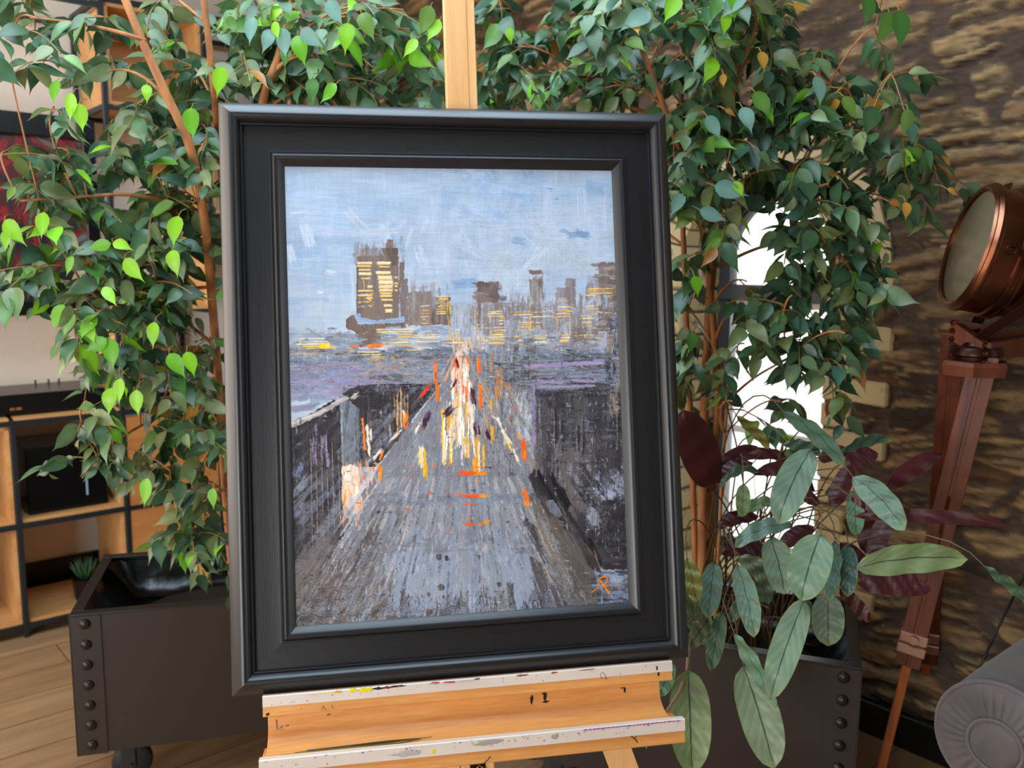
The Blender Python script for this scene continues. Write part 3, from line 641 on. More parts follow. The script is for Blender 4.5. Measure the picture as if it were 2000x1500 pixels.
    Pg([(1190, 620), (1216, 618), (1218, 720), (1196, 720), (1200, 660)], '3A3B44', rough=6); smear(1184, 625, 1218, 770, 40, ['4A4E5A', '2E2F38', '7C8BA8', '9A9088'], (12, 44), (4, 9), 90, 14, (.5, .9))
    # dark diagonals of the right pavement
    Pg([(1032, 925), (1052, 915), (1100, 985), (1176, 1090), (1172, 1118), (1130, 1108), (1085, 1050), (1046, 985)], '2F2D34', rough=5)
    smear(1045, 930, 1170, 1100, 40, ['2A2830', '3A3840', '45444C'], (30, 80), (6, 14), 55, 5, (.5, .85), (.25, .45), .5)
    for p in ((1048, 918, 1086, 985, 7), (1076, 925, 1108, 995, 9), (1092, 950, 1112, 990, 12), (1150, 1050, 1172, 1108, 8)): S(*p, '1E1D23', .9, .2, 1.1)
    S(1085, 988, 1165, 1092, 2.5, '8A8078', .6, .4, 1.3); S(1160, 1075, 1172, 1110, 4, '9A8C7C', .6, .4, 1.2); S(1163, 1035, 1166, 1062, 2, 'B8A890', .7, .4, 1.0)
    Pg([(1065, 980), (1080, 975), (1100, 1005), (1092, 1010), (1078, 1004)], '7C8BA6', rough=3, a=.8); S(1092, 1022, 1104, 1024, 9, '6A7488', .8, .35, .4)
    Pg([(1036, 955), (1060, 990), (1098, 1050), (1150, 1130), (1172, 1188), (1140, 1195), (1092, 1110), (1050, 1040)], '5B5759', rough=4, a=.9, tex=.06)
    radial(26, (.42, .60), (960, 1150), ['625E60', '77726F', '4C484C', '56525A'], (60, 130), (8, 16), (.4, .75), (.25, .45), .4)
    for k in range(12): S(1032 + k * 4 + U(-2, 2), 985 + k * 9, 1036 + k * 4, 1000 + k * 9, 3, pick(['B5A896', 'C4BBAE', '8A8078']), .7, .4, .9)
    smear(1150, 1112, 1236, 1190, 60, ['7E97C0', '5D6E8E', '3A3F4E', '8FA8D0', '2F313C'], (16, 50), (4, 12), 0, 12, (.45, .85), (.35, .55), .5)
    S(1160, 1112, 1178, 1160, 5, '8E9DBC', .8, .3, .8); S(1175, 1160, 1178, 1190, 4, '7C92B8', .8, .3, .8)
    Pg([(1110, 1080), (1145, 1110), (1175, 1190), (1115, 1200)], '5A5655', rough=4, a=.7)
    # ---- dry scraped texture, knife dragged over the ridges
    def scrape(reg, u, v, su, sv, thr, c, a, h, seed, o=3):
        q = fbm(u / su, v / sv, seed, o); g = vn(X / 1.7, Y / 1.7, seed + 5)
        m = (np.clip((q - thr) * 9, 0, 1) * np.clip((g - .38) * 5, 0, 1) * a * reg).astype(np.float32)
        img[:] = img * (1 - m[..., None]) + rgb(c) * m[..., None]; hg[:] = hg + m * h
    fy = np.maximum(Y - VY, 6); th_ = (X - VX) / fy
    road = ((th_ > -.60) & (th_ < .50) & (Y > 700)).astype(np.float32)
    rr_ = np.log(fy) * 190
    for (su, sv, thr, c, a, sd) in ((3.0, 26, .57, 'AEB4C0', .5, 50), (2.6, 18, .645, '4A4A53', .5, 51), (7, 40, .55, '93A6C0', .5, 52), (2.4, 14, .635, 'CDD1D8', .6, 53), (9, 60, .60, '8E9098', .5, 54)):
        scrape(road * np.clip((Y - 700) / 60, 0, 1), th_ * 300, rr_, su * 1.4, sv * .7, thr, c, a, .5, sd)
    bandm = (np.clip((Y - 682) / 6, 0, 1) * np.clip((775 - Y) / 20, 0, 1) * ((X < 870) | (X > 925))).astype(np.float32)
    for (su, sv, thr, c, a, sd) in ((16, 2.5, .56, '8FA6C6', .6, 60), (12, 2.2, .63, '3E3F47', .6, 61), (10, 3, .61, 'A49A94', .55, 62), (26, 4, .60, '6F86AA', .6, 63), (8, 2, .64, 'C6D2E4', .6, 64)): scrape(bandm, X, Y, su, sv, thr, c, a, .6, sd)
    scrape(bandm * (X < 780) * (Y > 705), X, Y, 30, 6, .54, '9A91C0', .75, .5, 65)
    for (x0, y0, x1, y1, w) in ((1022, 716, 1175, 708, 7), (1046, 731, 1090, 730, 3), (1048, 744, 1100, 748, 5), (1118, 743, 1164, 745, 5), (1056, 756, 1162, 754, 3.4)): S(x0, y0, x1, y1, w, 'A196C6', .9, .15, .9)
    S(1040, 752, 1044, 860, 8, '9088B6', .85, .25, .6)
    blk = (((X < 665 + (Y - 900) * -.0) & (Y > 790 + (665 - X) * .5)) | ((X > 700) & (X < 860 - (Y - 760)) & (Y > 765))).astype(np.float32)
    for (su, sv, thr, c, a, sd) in ((3, 20, .60, '5C5A62', .5, 70), (9, 3, .62, '201E24', .6, 71), (4, 12, .67, '8A97AC', .5, 72)): scrape(blk, X + Y * .1, Y, su, sv, thr, c, a, .5, sd)
    rb = ((X > 1045) & (Y > 765) & (Y < 1090) & (th_ > .70)).astype(np.float32)
    for (su, sv, thr, c, a, sd) in ((9, 40, .56, '66666E', .7, 80), (16, 6, .58, '2A2A31', .7, 81), (5, 12, .66, '9CABC6', .7, 82), (2, 26, .68, '8E827A', .6, 83), (9, 6, .60, '55565F', .5, 84)): scrape(rb, X, Y, su, sv, thr, c, a, .7, sd)
    mid_ = ((X > 915) & (X < 1050) & (Y > 690) & (Y < 930) & (th_ > .22)).astype(np.float32)
    for (su, sv, thr, c, a, sd) in ((3, 16, .56, '98A2B2', .6, 90), (3, 14, .57, '3C3C44', .6, 91), (2.5, 18, .64, 'C49A62', .5, 92)): scrape(mid_, X, Y, su, sv, thr, c, a, .6, sd)
    sky2 = ((X > 880) & (Y > 590) & (Y < 690)).astype(np.float32)
    for (su, sv, thr, c, a, sd) in ((3, 14, .58, 'B4C2D8', .5, 95), (3, 12, .60, '7A7376', .5, 96), (10, 2, .62, 'C8D4E6', .5, 97)): scrape(sky2, X, Y, su, sv, thr, c, a, .5, sd)
    low = (Y > 1165 + (X - 570) * -.03).astype(np.float32)
    for (su, sv, thr, c, a, sd) in ((4, 8, .58, '35343B', .6, 98), (8, 3, .62, '8298BC', .5, 99)): scrape(low, X, Y, su, sv, thr, c, a, .5, sd)
    # ---- lights of the avenue
    S(899, 672, 868, 745, 5, 'E6B088', .8, .3, .8); S(870, 740, 840, 780, 4, 'C79E80', .6, .4, .6); S(903, 674, 955, 780, 4, 'C7A890', .55, .4, .6); S(890, 680, 860, 735, 2, 'F3CFA8', .7, .3, .8)
    smear(884, 668, 924, 690, 10, ['F2D9C4', 'E8C29C', 'CBD4E2'], (6, 20), (3, 6), 90, 20, (.6, .9))
    S(893, 690, 902, 690, 18, 'D9E0EA', .9, .3, .7)
    smear(884, 700, 914, 770, 60, ['F26A2A', 'F58A5A', 'F9C0A0', 'FBE3D2', 'E85820'], (8, 26), (3, 7), 90, 5, (.7, 1), (.25, .45), .9)
    smear(882, 735, 926, 850, 70, ['F7F0EA', 'E9E6E6', 'FFFFFF', 'F5DCC4', 'D8DCE6'], (14, 60), (2, 5), 90, 3, (.7, 1), (.3, .5), 1.0)
    smear(860, 740, 950, 860, 46, ['F2B45A', 'C9A27A', 'E9E2DC', 'A9A4A6', 'F08A3A'], (8, 34), (1.5, 3.5), 90, 5, (.5, .9), (.35, .5), .8)
    for (x, y0, y1, w, c) in ((824, 872, 915, 8, 'FBEBD2'), (829, 880, 930, 6, 'F6C63A'), (819, 875, 905, 5, 'F7E0A0'), (832, 905, 935, 5, 'F4B72A'), (865, 800, 905, 7, 'F7C43C'), (867, 820, 895, 4, 'FFF4DC'), (880, 800, 905, 7, 'F3BE34'), (881, 830, 900, 3.4, 'FFF2D8'), (874, 810, 850, 4, 'EFA02A'), (898, 770, 870, 7, 'FFFFFF'), (892, 800, 850, 4, 'F2EEEC'), (903, 850, 875, 4, 'F0D9A0'), (909, 855, 890, 6, 'F3C53A'), (916, 860, 895, 4, 'F0B833'), (931, 855, 918, 8, 'F8B22C'), (935, 860, 920, 4, 'FFF0D0'), (944, 870, 915, 4, 'F4C040'), (927, 900, 925, 8, 'F9A824'), (958, 780, 800, 4, 'F2B53A'), (961, 832, 862, 7, 'F0B93C'), (1013, 845, 858, 5, 'EBA43A'), (776, 770, 850, 3, 'D8A868'), (783, 762, 836, 3.5, 'E2BE86'), (790, 770, 840, 2, 'C79A60'), (796, 765, 820, 2, 'B58A5A'), (770, 770, 812, 2, 'A98A66')): S(x, y0, x + 1, y1, w, c, .95, .25, 1.1)
    for (x0, y0, x1, y1, w, c) in ((850, 704, 851, 752, 6, 'F0601C'), (838, 752, 822, 776, 6, 'F04A22'), (853, 750, 856, 784, 7, 'F27A2A'), (850, 715, 850, 740, 5, 'EE8A40'), (935, 700, 936, 728, 7, 'F4701C'), (939, 757, 938, 796, 6, 'F26A1C'), (935, 755, 944, 760, 7, 'F58A30'), (1021, 858, 1025, 898, 9, 'F2661C'), (1024, 880, 1024, 898, 6, 'F79A2A'), (1023, 957, 1029, 976, 9, 'F4701C'), (1027, 976, 1030, 988, 11, 'F79328'), (791, 808, 792, 830, 9, 'F38A2C'), (789, 803, 791, 818, 4, 'FBE8D8'), (798, 825, 792, 836, 5, 'E8702A'), (708, 820, 714, 880, 4, 'E8853A'), (716, 830, 722, 886, 5, 'F2E6DA'), (712, 845, 711, 880, 3, 'D98240'), (724, 840, 724, 862, 4, 'F2ECE6'), (744, 912, 742, 938, 7, 'F59A26'), (738, 905, 742, 915, 6, 'F2B24A'), (748, 880, 742, 898, 4, 'F28A2A'), (670, 965, 672, 985, 6, 'F39A30'), (849, 905, 848, 912, 6, 'F07A30'), (812, 846, 820, 826, 5, 'FBF4EE'), (826, 828, 822, 836, 3, 'F39040')): S(x0, y0, x1, y1, w, c, .95, .2, 1.1)
    for _ in range(70):
        q = U(0, 1) ** .8; y = 694 + 190 * q; x = 899 + U(-1, 1) * (9 + 26 * q); c = pick(['F4641E', 'F98A4A', 'FBD0B0', 'FFFFFF']) if q < .35 else pick(['FFFFFF', 'F6E8D8', 'F3BE48', 'E9E6EA', 'C9A27A'])
        S(x, y, x + (x - 899) * .05, y + U(8, 34), U(1.5, 4.2), c, U(.7, 1), .28, 1.0, .5)
    # kerb flashes
    S(727, 900, 745, 878, 6, 'EDEAE6', .95, .2, 1.2); S(760, 862, 782, 842, 4, 'F2EDE6', .9, .25, 1.1); S(766, 858, 778, 846, 5, 'E9E4DE', .9, .25, 1.2); S(716, 905, 726, 896, 4, 'D9D6D4', .8, .3, 1)
    S(962, 812, 972, 822, 4, 'F3E6D4', .95, .2, 1.2); S(972, 818, 982, 842, 4.5, 'FBF6F0', .95, .2, 1.2); S(982, 842, 998, 868, 6.5, 'F6E9D2', .95, .2, 1.2); S(990, 862, 998, 878, 4, 'F2D04A', .9, .3, 1); S(1002, 880, 1013, 902, 5, 'F5F0EA', .95, .2, 1.2); S(944, 770, 962, 808, 3, 'D8C6B4', .7, .35, 1); S(1005, 885, 1018, 912, 2, 'E4DDD6', .7, .3, 1)
    # cars
    for (x0, y0, x1, y1, w) in ((826, 834, 838, 806, 10), (868, 812, 884, 796, 12), (892, 740, 884, 760, 5), (922, 760, 926, 790, 8), (928, 825, 934, 850, 11), (950, 842, 956, 858, 8), (890, 700, 896, 720, 4)): S(x0, y0, x1, y1, w, '3C1C3A', .9, .2, .9)
    S(876, 800, 886, 798, 4, '8E82B6', .8, .3, .6); S(930, 826, 932, 846, 5, '8E7CA6', .8, .3, .6); S(830, 818, 836, 808, 4, '7D6E96', .7, .3, .6); S(918, 765, 924, 785, 4, '7F6C9C', .7, .3, .6)
    # red lights on the crossing
    for (x0, x1, y, w, c) in ((900, 926, 924, 9, 'F2641E'), (905, 950, 924, 4, 'F0601C'), (928, 950, 925, 5, 'F79A28'), (896, 902, 922, 4, 'E8502A'), (922, 948, 912, 2.5, 'F08030'), (930, 944, 902, 3, 'F5A030'), (907, 934, 969, 8, 'F05C1C'), (938, 948, 968, 8, 'F79A28'), (908, 932, 984, 3, 'E8602A'), (906, 925, 1024, 5, 'F2541C'), (934, 942, 1023, 7, 'F58A24'), (945, 956, 1020, 5, 'F79A28'), (876, 884, 988, 2.5, 'E8563A'), (868, 890, 963, 2.5, 'D9705A'), (893, 903, 968, 5, 'D8623A'), (790, 798, 994, 2.5, 'E0583A')): S(x0, y, x1, y, w, c, .95, .2, 1.1)
    for (x, y) in ((838, 850), (804, 928), (877, 905), (840, 960), (862, 975), (908, 946), (920, 1000), (912, 1012), (875, 1035), (792, 1038), (870, 1040), (700, 905), (704, 938), (800, 906), (930, 940), (990, 790), (1004, 795), (995, 812)): S(x, y, x + 1, y + 4, 3, pick(['E0563A', 'F08030', 'D96A4A']), .85, .2, 1)
    # bright shop front at the left corner
    Pg([(667, 912), (684, 908), (704, 914), (702, 960), (690, 975), (672, 968)], 'F6E4D8', rough=4, h=.8); smear(668, 912, 706, 1000, 46, ['FBF2EC', 'F9D9C0', 'F2B48A', 'EE9A50', 'F0C8B8', 'D9D4D6'], (8, 34), (2, 7), 90, 8, (.6, .95), (.3, .5), .9)
    smear(700, 910, 740, 960, 30, ['E9C7B4', 'C9C3C8', 'F0A060', '8F8C96', 'E86A3A'], (5, 22), (2, 5), 90, 10, (.5, .9), (.35, .5), .7); smear(668, 985, 700, 1020, 16, ['D8CFCB', 'A9A7AE', 'E2B088'], (8, 24), (2, 5), 90, 10, (.5, .9))
    smear(740, 780, 800, 900, 10, ['D8843A', 'E8A860', 'C9C4C6'], (6, 26), (1.5, 3), 90, 4, (.5, .9), (.35, .5), .7)
    smear(925, 700, 1010, 860, 46, ['D9A060', 'C9C2C0', 'E8862E', 'A8947E', 'D8B890'], (8, 36), (1.2, 3), 90, 4, (.4, .85), (.35, .5), .7); smear(968, 745, 1000, 772, 10, ['C98A4A', 'B8845A'], (8, 20), (4, 8), 90, 6, (.5, .8))
    # ---- lit windows
    yw = ['F7E3B8', 'F3C766', 'F9EBC8', 'EFB84A', 'F6D68A']
    def rows(x0, x1, ys, w, j=3, dry=.25, cs=yw, h=1.0):
        for y in ys: S(x0 + U(-j, j), y, x1 + U(-j, j), y - .8, w, pick(cs),   .95, dry, h, .25)
    for (x0, x1, y, w) in ((697, 727, 514, 4), (697, 725, 520, 2), (700, 724, 527, 2), (701, 725, 535, 4.5), (706, 724, 544, 2), (718, 727, 560, 4), (700, 728, 568, 2), (698, 726, 577, 2), (716, 728, 582, 3), (737, 763, 514, 4.5), (741, 761, 521, 2), (735, 762, 533, 5), (738, 766, 542.5, 7), (740, 767, 551.5, 7), (740, 767, 560, 5.5), (741, 766, 567, 4), (743, 765, 573, 2.6), (743, 765, 578, 3), (745, 767, 585.5, 2.4), (751, 765, 597, 4), (753, 766, 607, 6), (771, 776, 542, 3), (772, 776, 553, 3), (772, 776, 559, 3), (771, 776, 567, 3)):
        S(x0, y, x1, y, w + 1, 'F9E9C2' if w > 3 else 'F4D488', .98, .08, 1.1, .25)
        if w > 3: S(x0 + 1, y + w * .4, x1, y + w * .4, 1.2, 'E8A83A', .7, .3, .6, .5)
    S(710, 545, 711, 568, 1.6, 'E8C070', .7, .3, .8)
    for _ in range(34): x, y = U(698, 728), U(572, 600); S(x, y, x + U(2, 7), y, U(1.4, 2.4), pick(yw + ['9DB1CF']), .85, .2, .8, .5)
    rows(824, 840, (598, 607, 613, 619, 628), 1.6); rows(853, 873, (580, 585, 589, 593, 598, 604, 609, 613), 2.0); rows(857, 872, (583, 596, 601), 1.6); rows(826, 838, (632, 624), 1.4)
    for (x, y0, y1) in ((874, 575, 632), (878, 590, 634), (877, 632, 668), (885, 650, 680), (892, 648, 676), (880, 600, 612)): S(x, y0, x + 1, y1, 2, 'F0C05A', .85, .3, 1)
    rows(737, 807, (644, 648.5), 2.6); rows(775, 805, (653, 658), 2.2); rows(808, 858, (655, 659, 663, 668), 1.8, 5); rows(755, 800, (665, 670, 675), 1.8, 8, .4); rows(860, 905, (664, 670), 2, 6, .35); rows(780, 830, (676, 684), 1.6, 10, .4)
    rows(581, 634, (662,), 2.4); rows(582, 640, (668, 672.5), 2.2); rows(590, 656, (677,), 2.6); rows(600, 655, (681,), 1.6); Pg([(622, 671), (645, 670), (644, 680), (624, 680)], 'F2D22E', rough=2, a=.9, h=.8); rows(700, 740, (688, 693), 1.8, 8, .35); rows(700, 755, (702,), 2.4, 8, .35); rows(725, 750, (698,), 2, 4)
    for (x0, x1, y, w) in ((686, 698, 677, 5), (718, 724, 676, 5), (726, 747, 675, 7), (722, 734, 678, 5)): S(x0, y, x1, y - 1, w, 'F47A20', .95, .2, 1)
    for k in range(8): S(572 + k * 3, 690 + k % 3 * 3, 600 + k * 6, 690 + k % 3 * 3, 2, 'C8B48A', .4, .45, .6)
    rows(953, 982, (609, 613.5, 618), 1.8); rows(975, 983, (622, 627, 633), 2.6); rows(966, 984, (640, 645, 650), 2); rows(955, 985, (654, 659, 664, 670), 2.6); rows(1005, 1040, (610, 615), 1.6); rows(1014, 1040, (630, 634, 639, 645), 2); rows(958, 978, (671,), 3); rows(1008, 1018, (658,), 3)
    rows(1040, 1068, (610, 619), 1.4); rows(1045, 1068, (657, 661, 669), 2); rows(1090, 1114, (600, 606, 613, 618), 2); rows(1086, 1112, (588,), 1.4); rows(1094, 1112, (655, 660, 665), 3); rows(1092, 1112, (667,), 2.6)
    rows(1148, 1166, (565, 569, 573, 577), 2.6); rows(1160, 1198, (564, 568, 573), 1.8, 4, .35); rows(1180, 1196, (579, 583, 597), 1.4, 3, .35); rows(1136, 1158, (617, 622, 630), 2.4); rows(1143, 1160, (599, 605), 2.2); rows(1125, 1160, (655, 660), 1.6, 5, .35)
    for (x, y0, y1) in ((927, 602, 660), (932, 610, 650), (1113, 612, 655), (1088, 620, 660), (1167, 578, 610), (1035, 600, 660), (957, 612, 655), (1152, 618, 650)): S(x, y0, x + 1, y1, 1.8, 'EFC878', .7, .35, .9)
    for _ in range(60): x, y = U(925, 1205), U(600, 672); S(x, y, x + U(3, 12), y, U(1.2, 2.2), pick(yw), .75, .35, .8, .5)
    for _ in range(40): x, y = U(885, 950), U(650, 680); S(x, y, x, y + U(4, 14), U(1.2, 2.2), pick(['F6DDB8', 'F0B070', 'FBF0E0']), .7, .3, .8, .5)
    # ---- small scraped flecks everywhere in the lower half
    for _ in range(420):
        x, y = U(560, 1235), U(690, 1215); v = R.rand() < .6; L = U(2, 9); S(x, y, x + (0 if v else L), y + (L if v else 0), U(1, 2.4), pick(['AEB6C4', '2C2B32', 'C8CCD4', '8FA4C4', '8B8078', '3A3942']), U(.4, .85), .25, .7)
    for _ in range(150):
        x, y = U(560, 1210), U(640, 700); L = U(3, 14); S(x, y, x + L, y, U(1, 2.2), pick(['C2D0E4', '5C6068', '7C8598', 'DDE4EE']), U(.4, .8), .3, .6)
    # signature: looping orange monogram with a long tail
    og = 'F08A2A'
    arc = [(1168, 1135), (1172, 1129), (1180, 1126), (1186, 1128), (1186, 1135), (1181, 1142), (1176, 1146)]
    for p, q in zip(arc, arc[1:]): S(*p, *q, 2.6, og, 1, .0, 1.2, .3)
    for p, q, w in (((1172, 1134), (1190, 1160), 3), ((1190, 1160), (1189, 1154), 2), ((1174, 1145), (1210, 1143), 1.6), ((1155, 1157), (1172, 1146), 1.4), ((1170, 1136), (1167, 1146), 1.4), ((1184, 1150), (1190, 1151), 1.6)): S(*p, *q, w, og, 1, .05, 1.2, .3)
    # ---- write the mesh
    img[:] = np.clip(img, .02, 1)
    img *= np.array([1.045, 1.0, .955], np.float32); img[:] = np.clip(img, 0, 1); ln_ = np.where(img <= .04045, img / 12.92, ((img + .055) / 1.055) ** 2.4)
    n = NC * NR; P = np.empty((n, 3), np.float32); P[:, 0] = Xl.ravel(); P[:, 2] = Zl.ravel(); P[:, 1] = .008 - (hg.ravel() * .00042)
    i = np.arange(n).reshape(NR, NC); q = np.stack([i[:-1, :-1], i[1:, :-1], i[1:, 1:], i[:-1, 1:]], -1).reshape(-1, 4)
    me = bpy.data.meshes.new('canvas'); me.vertices.add(n); me.vertices.foreach_set('co', P.ravel())
    me.loops.add(len(q) * 4); me.loops.foreach_set('vertex_index', q.ravel().astype(np.int32))
    me.polygons.add(len(q)); me.polygons.foreach_set('loop_start', np.arange(0, len(q) * 4, 4, dtype=np.int32)); me.update(calc_edges=True)
    me.polygons.foreach_set('use_smooth', np.ones(len(q), bool))
    at = me.color_attributes.new('col', 'FLOAT_COLOR', 'POINT'); ca = np.ones((n, 4), np.float32); ca[:, :3] = ln_.reshape(-1, 3) * 1.0; at.data.foreach_set('color', ca.ravel())
    me.materials.append(attr_mat('acrylic_paint', .5, spec=.25))
    o = bpy.data.objects.new('canvas', me); COL.objects.link(o); o.parent = parent
    o['label'] = 'painted dusk avenue with city towers, headlights and an orange monogram'
    MB().box(.10, FWD - .10, .0095, .018, .10, FHT - .10).build('backing_board', M_oak, parent)
paint_canvas(pic)


# ------------------------------------------------------------------ easel
es = thing('easel', 'beech studio easel with paint-marked double tray, holding the framed painting', 'easel', mw=FM)
zf = -(FM @ Vector((.43, .05, 0))).z / _B.z         # local z of the floor
# lower tray assembly: profile in (y, z), y negative is towards the viewer
TX0, TX1 = .052, .781
top = MB(); top.prism([(-.006, .0), (.022, .0), (.022, -.036), (.010, -.036), (-.013, -.035), (-.0155, -.033), (-.0155, -.0175), (-.006, -.0175)], 0, TX0, TX1)
top.build('picture_ledge', M_beech, es)
al = MB(); al.prism([(-.0065, .0005), (-.0065, .0012), (-.0152, .0012), (-.0168, -.0002), (-.0168, -.0172), (-.0065, -.0172)], 0, TX0, TX1 + .0005)
al.build('ledge_metal_strip', M_alu, es)['label'] = 'pale metal edging with paint smears'
tr_ = MB(); cove = [(.022, -.035), (.004, -.035), (.003, -.060)]
for i in range(9):
    a = i / 8 * math.pi / 2; cove.append((.003 - .052 * (1 - math.cos(a)), -.060 - .030 * math.sin(a)))
cove += [(-.058, -.092), (-.058, -.098), (.022, -.098)]
tr_.prism(cove, 0, TX0 + .006, TX1 - .019)
tr_.build('tray_cove', M_beech, es, smooth=True, angle=25)
lp = MB(); lp.prism([(-.052, -.0885), (-.066, -.0885), (-.0665, -.109), (-.0665, -.128), (-.062, -.131), (.018, -.131), (.018, -.0985), (-.052, -.0985)], 0, TX0 - .002, TX1 + .001)
lp.build('tray_front_rail', M_beech, es)
a2 = MB(); a2.prism([(-.054, -.0882), (-.054, -.0865), (-.067, -.0865), (-.0685, -.088), (-.0685, -.1075), (-.0655, -.1075), (-.0655, -.0882)], 0, TX0 - .0022, TX1 + .0015)
a2.build('tray_metal_strip', M_alu, es)['label'] = 'pale metal edging of the paint tray, speckled with colour'
ms = MB(); ms.box(.405, .463, .030, .056, -.03, 1.62, bev=.0015)
ms.build('mast', M_beechv, es)
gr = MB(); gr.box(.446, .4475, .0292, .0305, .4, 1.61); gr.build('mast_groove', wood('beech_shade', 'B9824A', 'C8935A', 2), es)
lg = MB()
for x0, x1 in ((.352, .386), (.387, .404)): lg.box(x0, x1, -.01, .03, zf + .02, -.10, bev=.002)
lg.box(.431, .447, -.01, .03, zf + .02, -.10, bev=.002)
lg.build('centre_post', M_beechv, es)
bk = MB(); bk.box(.405, .43, -.004, .028, -.30, -.12, 0); bk.build('adjusting_block', M_black, es)
hk = MB(); hk.tube([(.412, -.012, -.175), (.412, -.016, -.160), (.418, -.017, -.150), (.425, -.016, -.158), (.425, -.012, -.170)], .0022, 8)
hk.build('brass_hook', M_brass, es, smooth=True)
for sx in (-1, 1):
    l = MB(); xt = .418 + sx * .245; xb = .418 + sx * .46; n = Vector((0, 1, 0))
    l.prism([(xt - .028, -.11), (xt + .022, -.11), (xb + .022, zf + .02), (xb - .028, zf + .02)], 1, -.012, .018)
    l.build('leg', M_beechv, es)
bm = MB(); bm.box(.418 - .50, .418 + .50, -.02, .03, zf + .002, zf + .06, bev=.004); bm.build('base_bar', M_beechv, es)
# rear strut from the mast to the floor
p0 = Vector((.434, .056, 1.05)); fw = FM.to_3x3().inverted() @ Vector((0, 1, 0))
ft = FM @ Vector((.434, .056, .8)); ft.y += .42; ft.z = .012; p1 = FMI @ ft
rb = MB(); rb.tube([p0, p1], .014, 4); rb.build('rear_strut', M_beechv, es)
# paint marks left on the wood and metal
def blot(mb, x, y, z, rx, rz, col, seed=0, nrm='y', th=.0006):
    rs = random.Random(seed); n = 14; pts = []
    for i in range(n):
        a = 2 * math.pi * i / n; r = rs.uniform(.55, 1.1); pts.append((x + rx * r * math.cos(a), z + rz * r * math.sin(a)))
    vs = [(p, y, q) for p, q in pts] + [(x + (p - x) * .7, y - th, z + (q - z) * .7) for p, q in pts]
    fs = [(i, (i + 1) % n, (i + 1) % n + n, i + n) for i in range(n)] + [tuple(range(n, 2 * n))]
    mb.add(vs, fs, 0, lin(col))
M_paint = attr_mat('dried_paint', .45)
pm = MB(); rs = random.Random(4)
yl = -.0169
for (x, z, rx, rz, c) in [(.205, -.002, .012, .004, 'E8D21C'), (.225, -.0025, .015, .005, 'EBD52A'), (.245, -.002, .012, .003, '241A1C'), (.262, -.002, .011, .003, '7A1D22'), (.28, -.001, .014, .002, '3A2226'), (.178, -.002, .010, .003, 'E5A21C'), (.345, -.001, .012, .002, 'C44A6A'), (.37, -.002, .016, .002, 'B7466A'), (.42, -.0008, .008, .0015, '40202A'), (.50, -.001, .012, .002, '8A2E3A'), (.56, -.001, .01, .002, 'A0462E'), (.40, -.002, .03, .0012, 'D9A7B0'), (.15, -.002, .03, .001, 'E2D070'), (.62, -.001, .02, .001, '7E2A30')]:
    blot(pm, x, yl, z, rx, rz, c, rs.random())
for _ in range(30): blot(pm, rs.uniform(.06, .77), yl, rs.uniform(-.015, -.002), rs.uniform(.0005, .0014), rs.uniform(.0005, .0012), rs.choice(['5A4A4A', 'B03030', 'D9B030', '3A3A50', '8A8078']), rs.random())
yt = -.0686
for _ in range(75): blot(pm, rs.uniform(.055, .775), yt, -.0880 - abs(rs.gauss(0, .006)), rs.uniform(.0006, .003), rs.uniform(.0005, .0012), rs.choice(['4A5AA0', '9A5AA8', 'C9A030', 'B04A90', 'A8A0A8', '7A3A60', '3A3A60', 'E0C040']), rs.random())
blot(pm, .29, yt, -.098, .034, .006, 'B9AFA8', 3); blot(pm, .43, yt, -.094, .03, .005, 'A79D92', 5); blot(pm, .545, yt, -.095, .008, .005, 'A69C94', 6); blot(pm, .335, yt, -.099, .004, .006, 'E0CC30', 8)
for x in np.linspace(.60, .77, 22): blot(pm, x, yt, -.0890, .006, .0015, 'A55C9A', rs.random())
for (x, z) in [(.09, -.058), (.255, -.072), (.475, -.066), (.10, -.090), (.16, -.046)]: blot(pm, x, .0028, z, .004, .0018, '8A5F3A', rs.random(), th=.0002)
for (x, z, rx, rz) in [(.520, -.052, .0032, .010), (.545, -.049, .0036, .010), (.546, -.058, .009, .0022), (.544, -.043, .006, .0018), (.695, -.050, .0026, .006), (.690, -.046, .004, .0012), (.755, -.020, .003, .007), (.752, -.010, .002, .005), (.06, -.03, .004, .003), (.115, -.026, .001, .0007), (.19, -.04, .0015, .001)]:
    blot(pm, x, (.0030 if z < -.036 else (-.0157 if z < -.018 else yl)), z, rx, rz, '141214', rs.random())
o = pm.build('paint_marks', M_paint, es); o['label'] = 'dried paint spots and smears'; o['kind'] = 'stuff'
sk = MB()
def line(pts, y, r=.0006, col='30303A'): sk.tube([(p[0], y, p[1]) for p in pts], r, 5, 0, lin(col))
line([(.072, -.046), (.073, -.064), (.082, -.058), (.078, -.065), (.086, -.063), (.080, -.072), (.075, -.070), (.074, -.078)], .0026)
line([(.150, -.031), (.152, -.024), (.157, -.032)], -.0157, .0004); line([(.167, -.024), (.169, -.031)], -.0157, .0004)
line([(.647, -.020), (.644, -.012), (.648, -.008), (.654, -.014), (.655, -.022)], -.0168, .0005, '6A3026')
line([(.682, -.108), (.690, -.114), (.694, -.121)], -.067, .0009); line([(.694, -.106), (.688, -.115)], -.067, .0006)
line([(.420, -.129), (.427, -.124), (.432, -.118)], -.0668, .0008)
o = sk.build('pen_marks', attr_mat('ink', .5), es); o['label'] = 'thin dark ink scribbles'; o['kind'] = 'stuff'
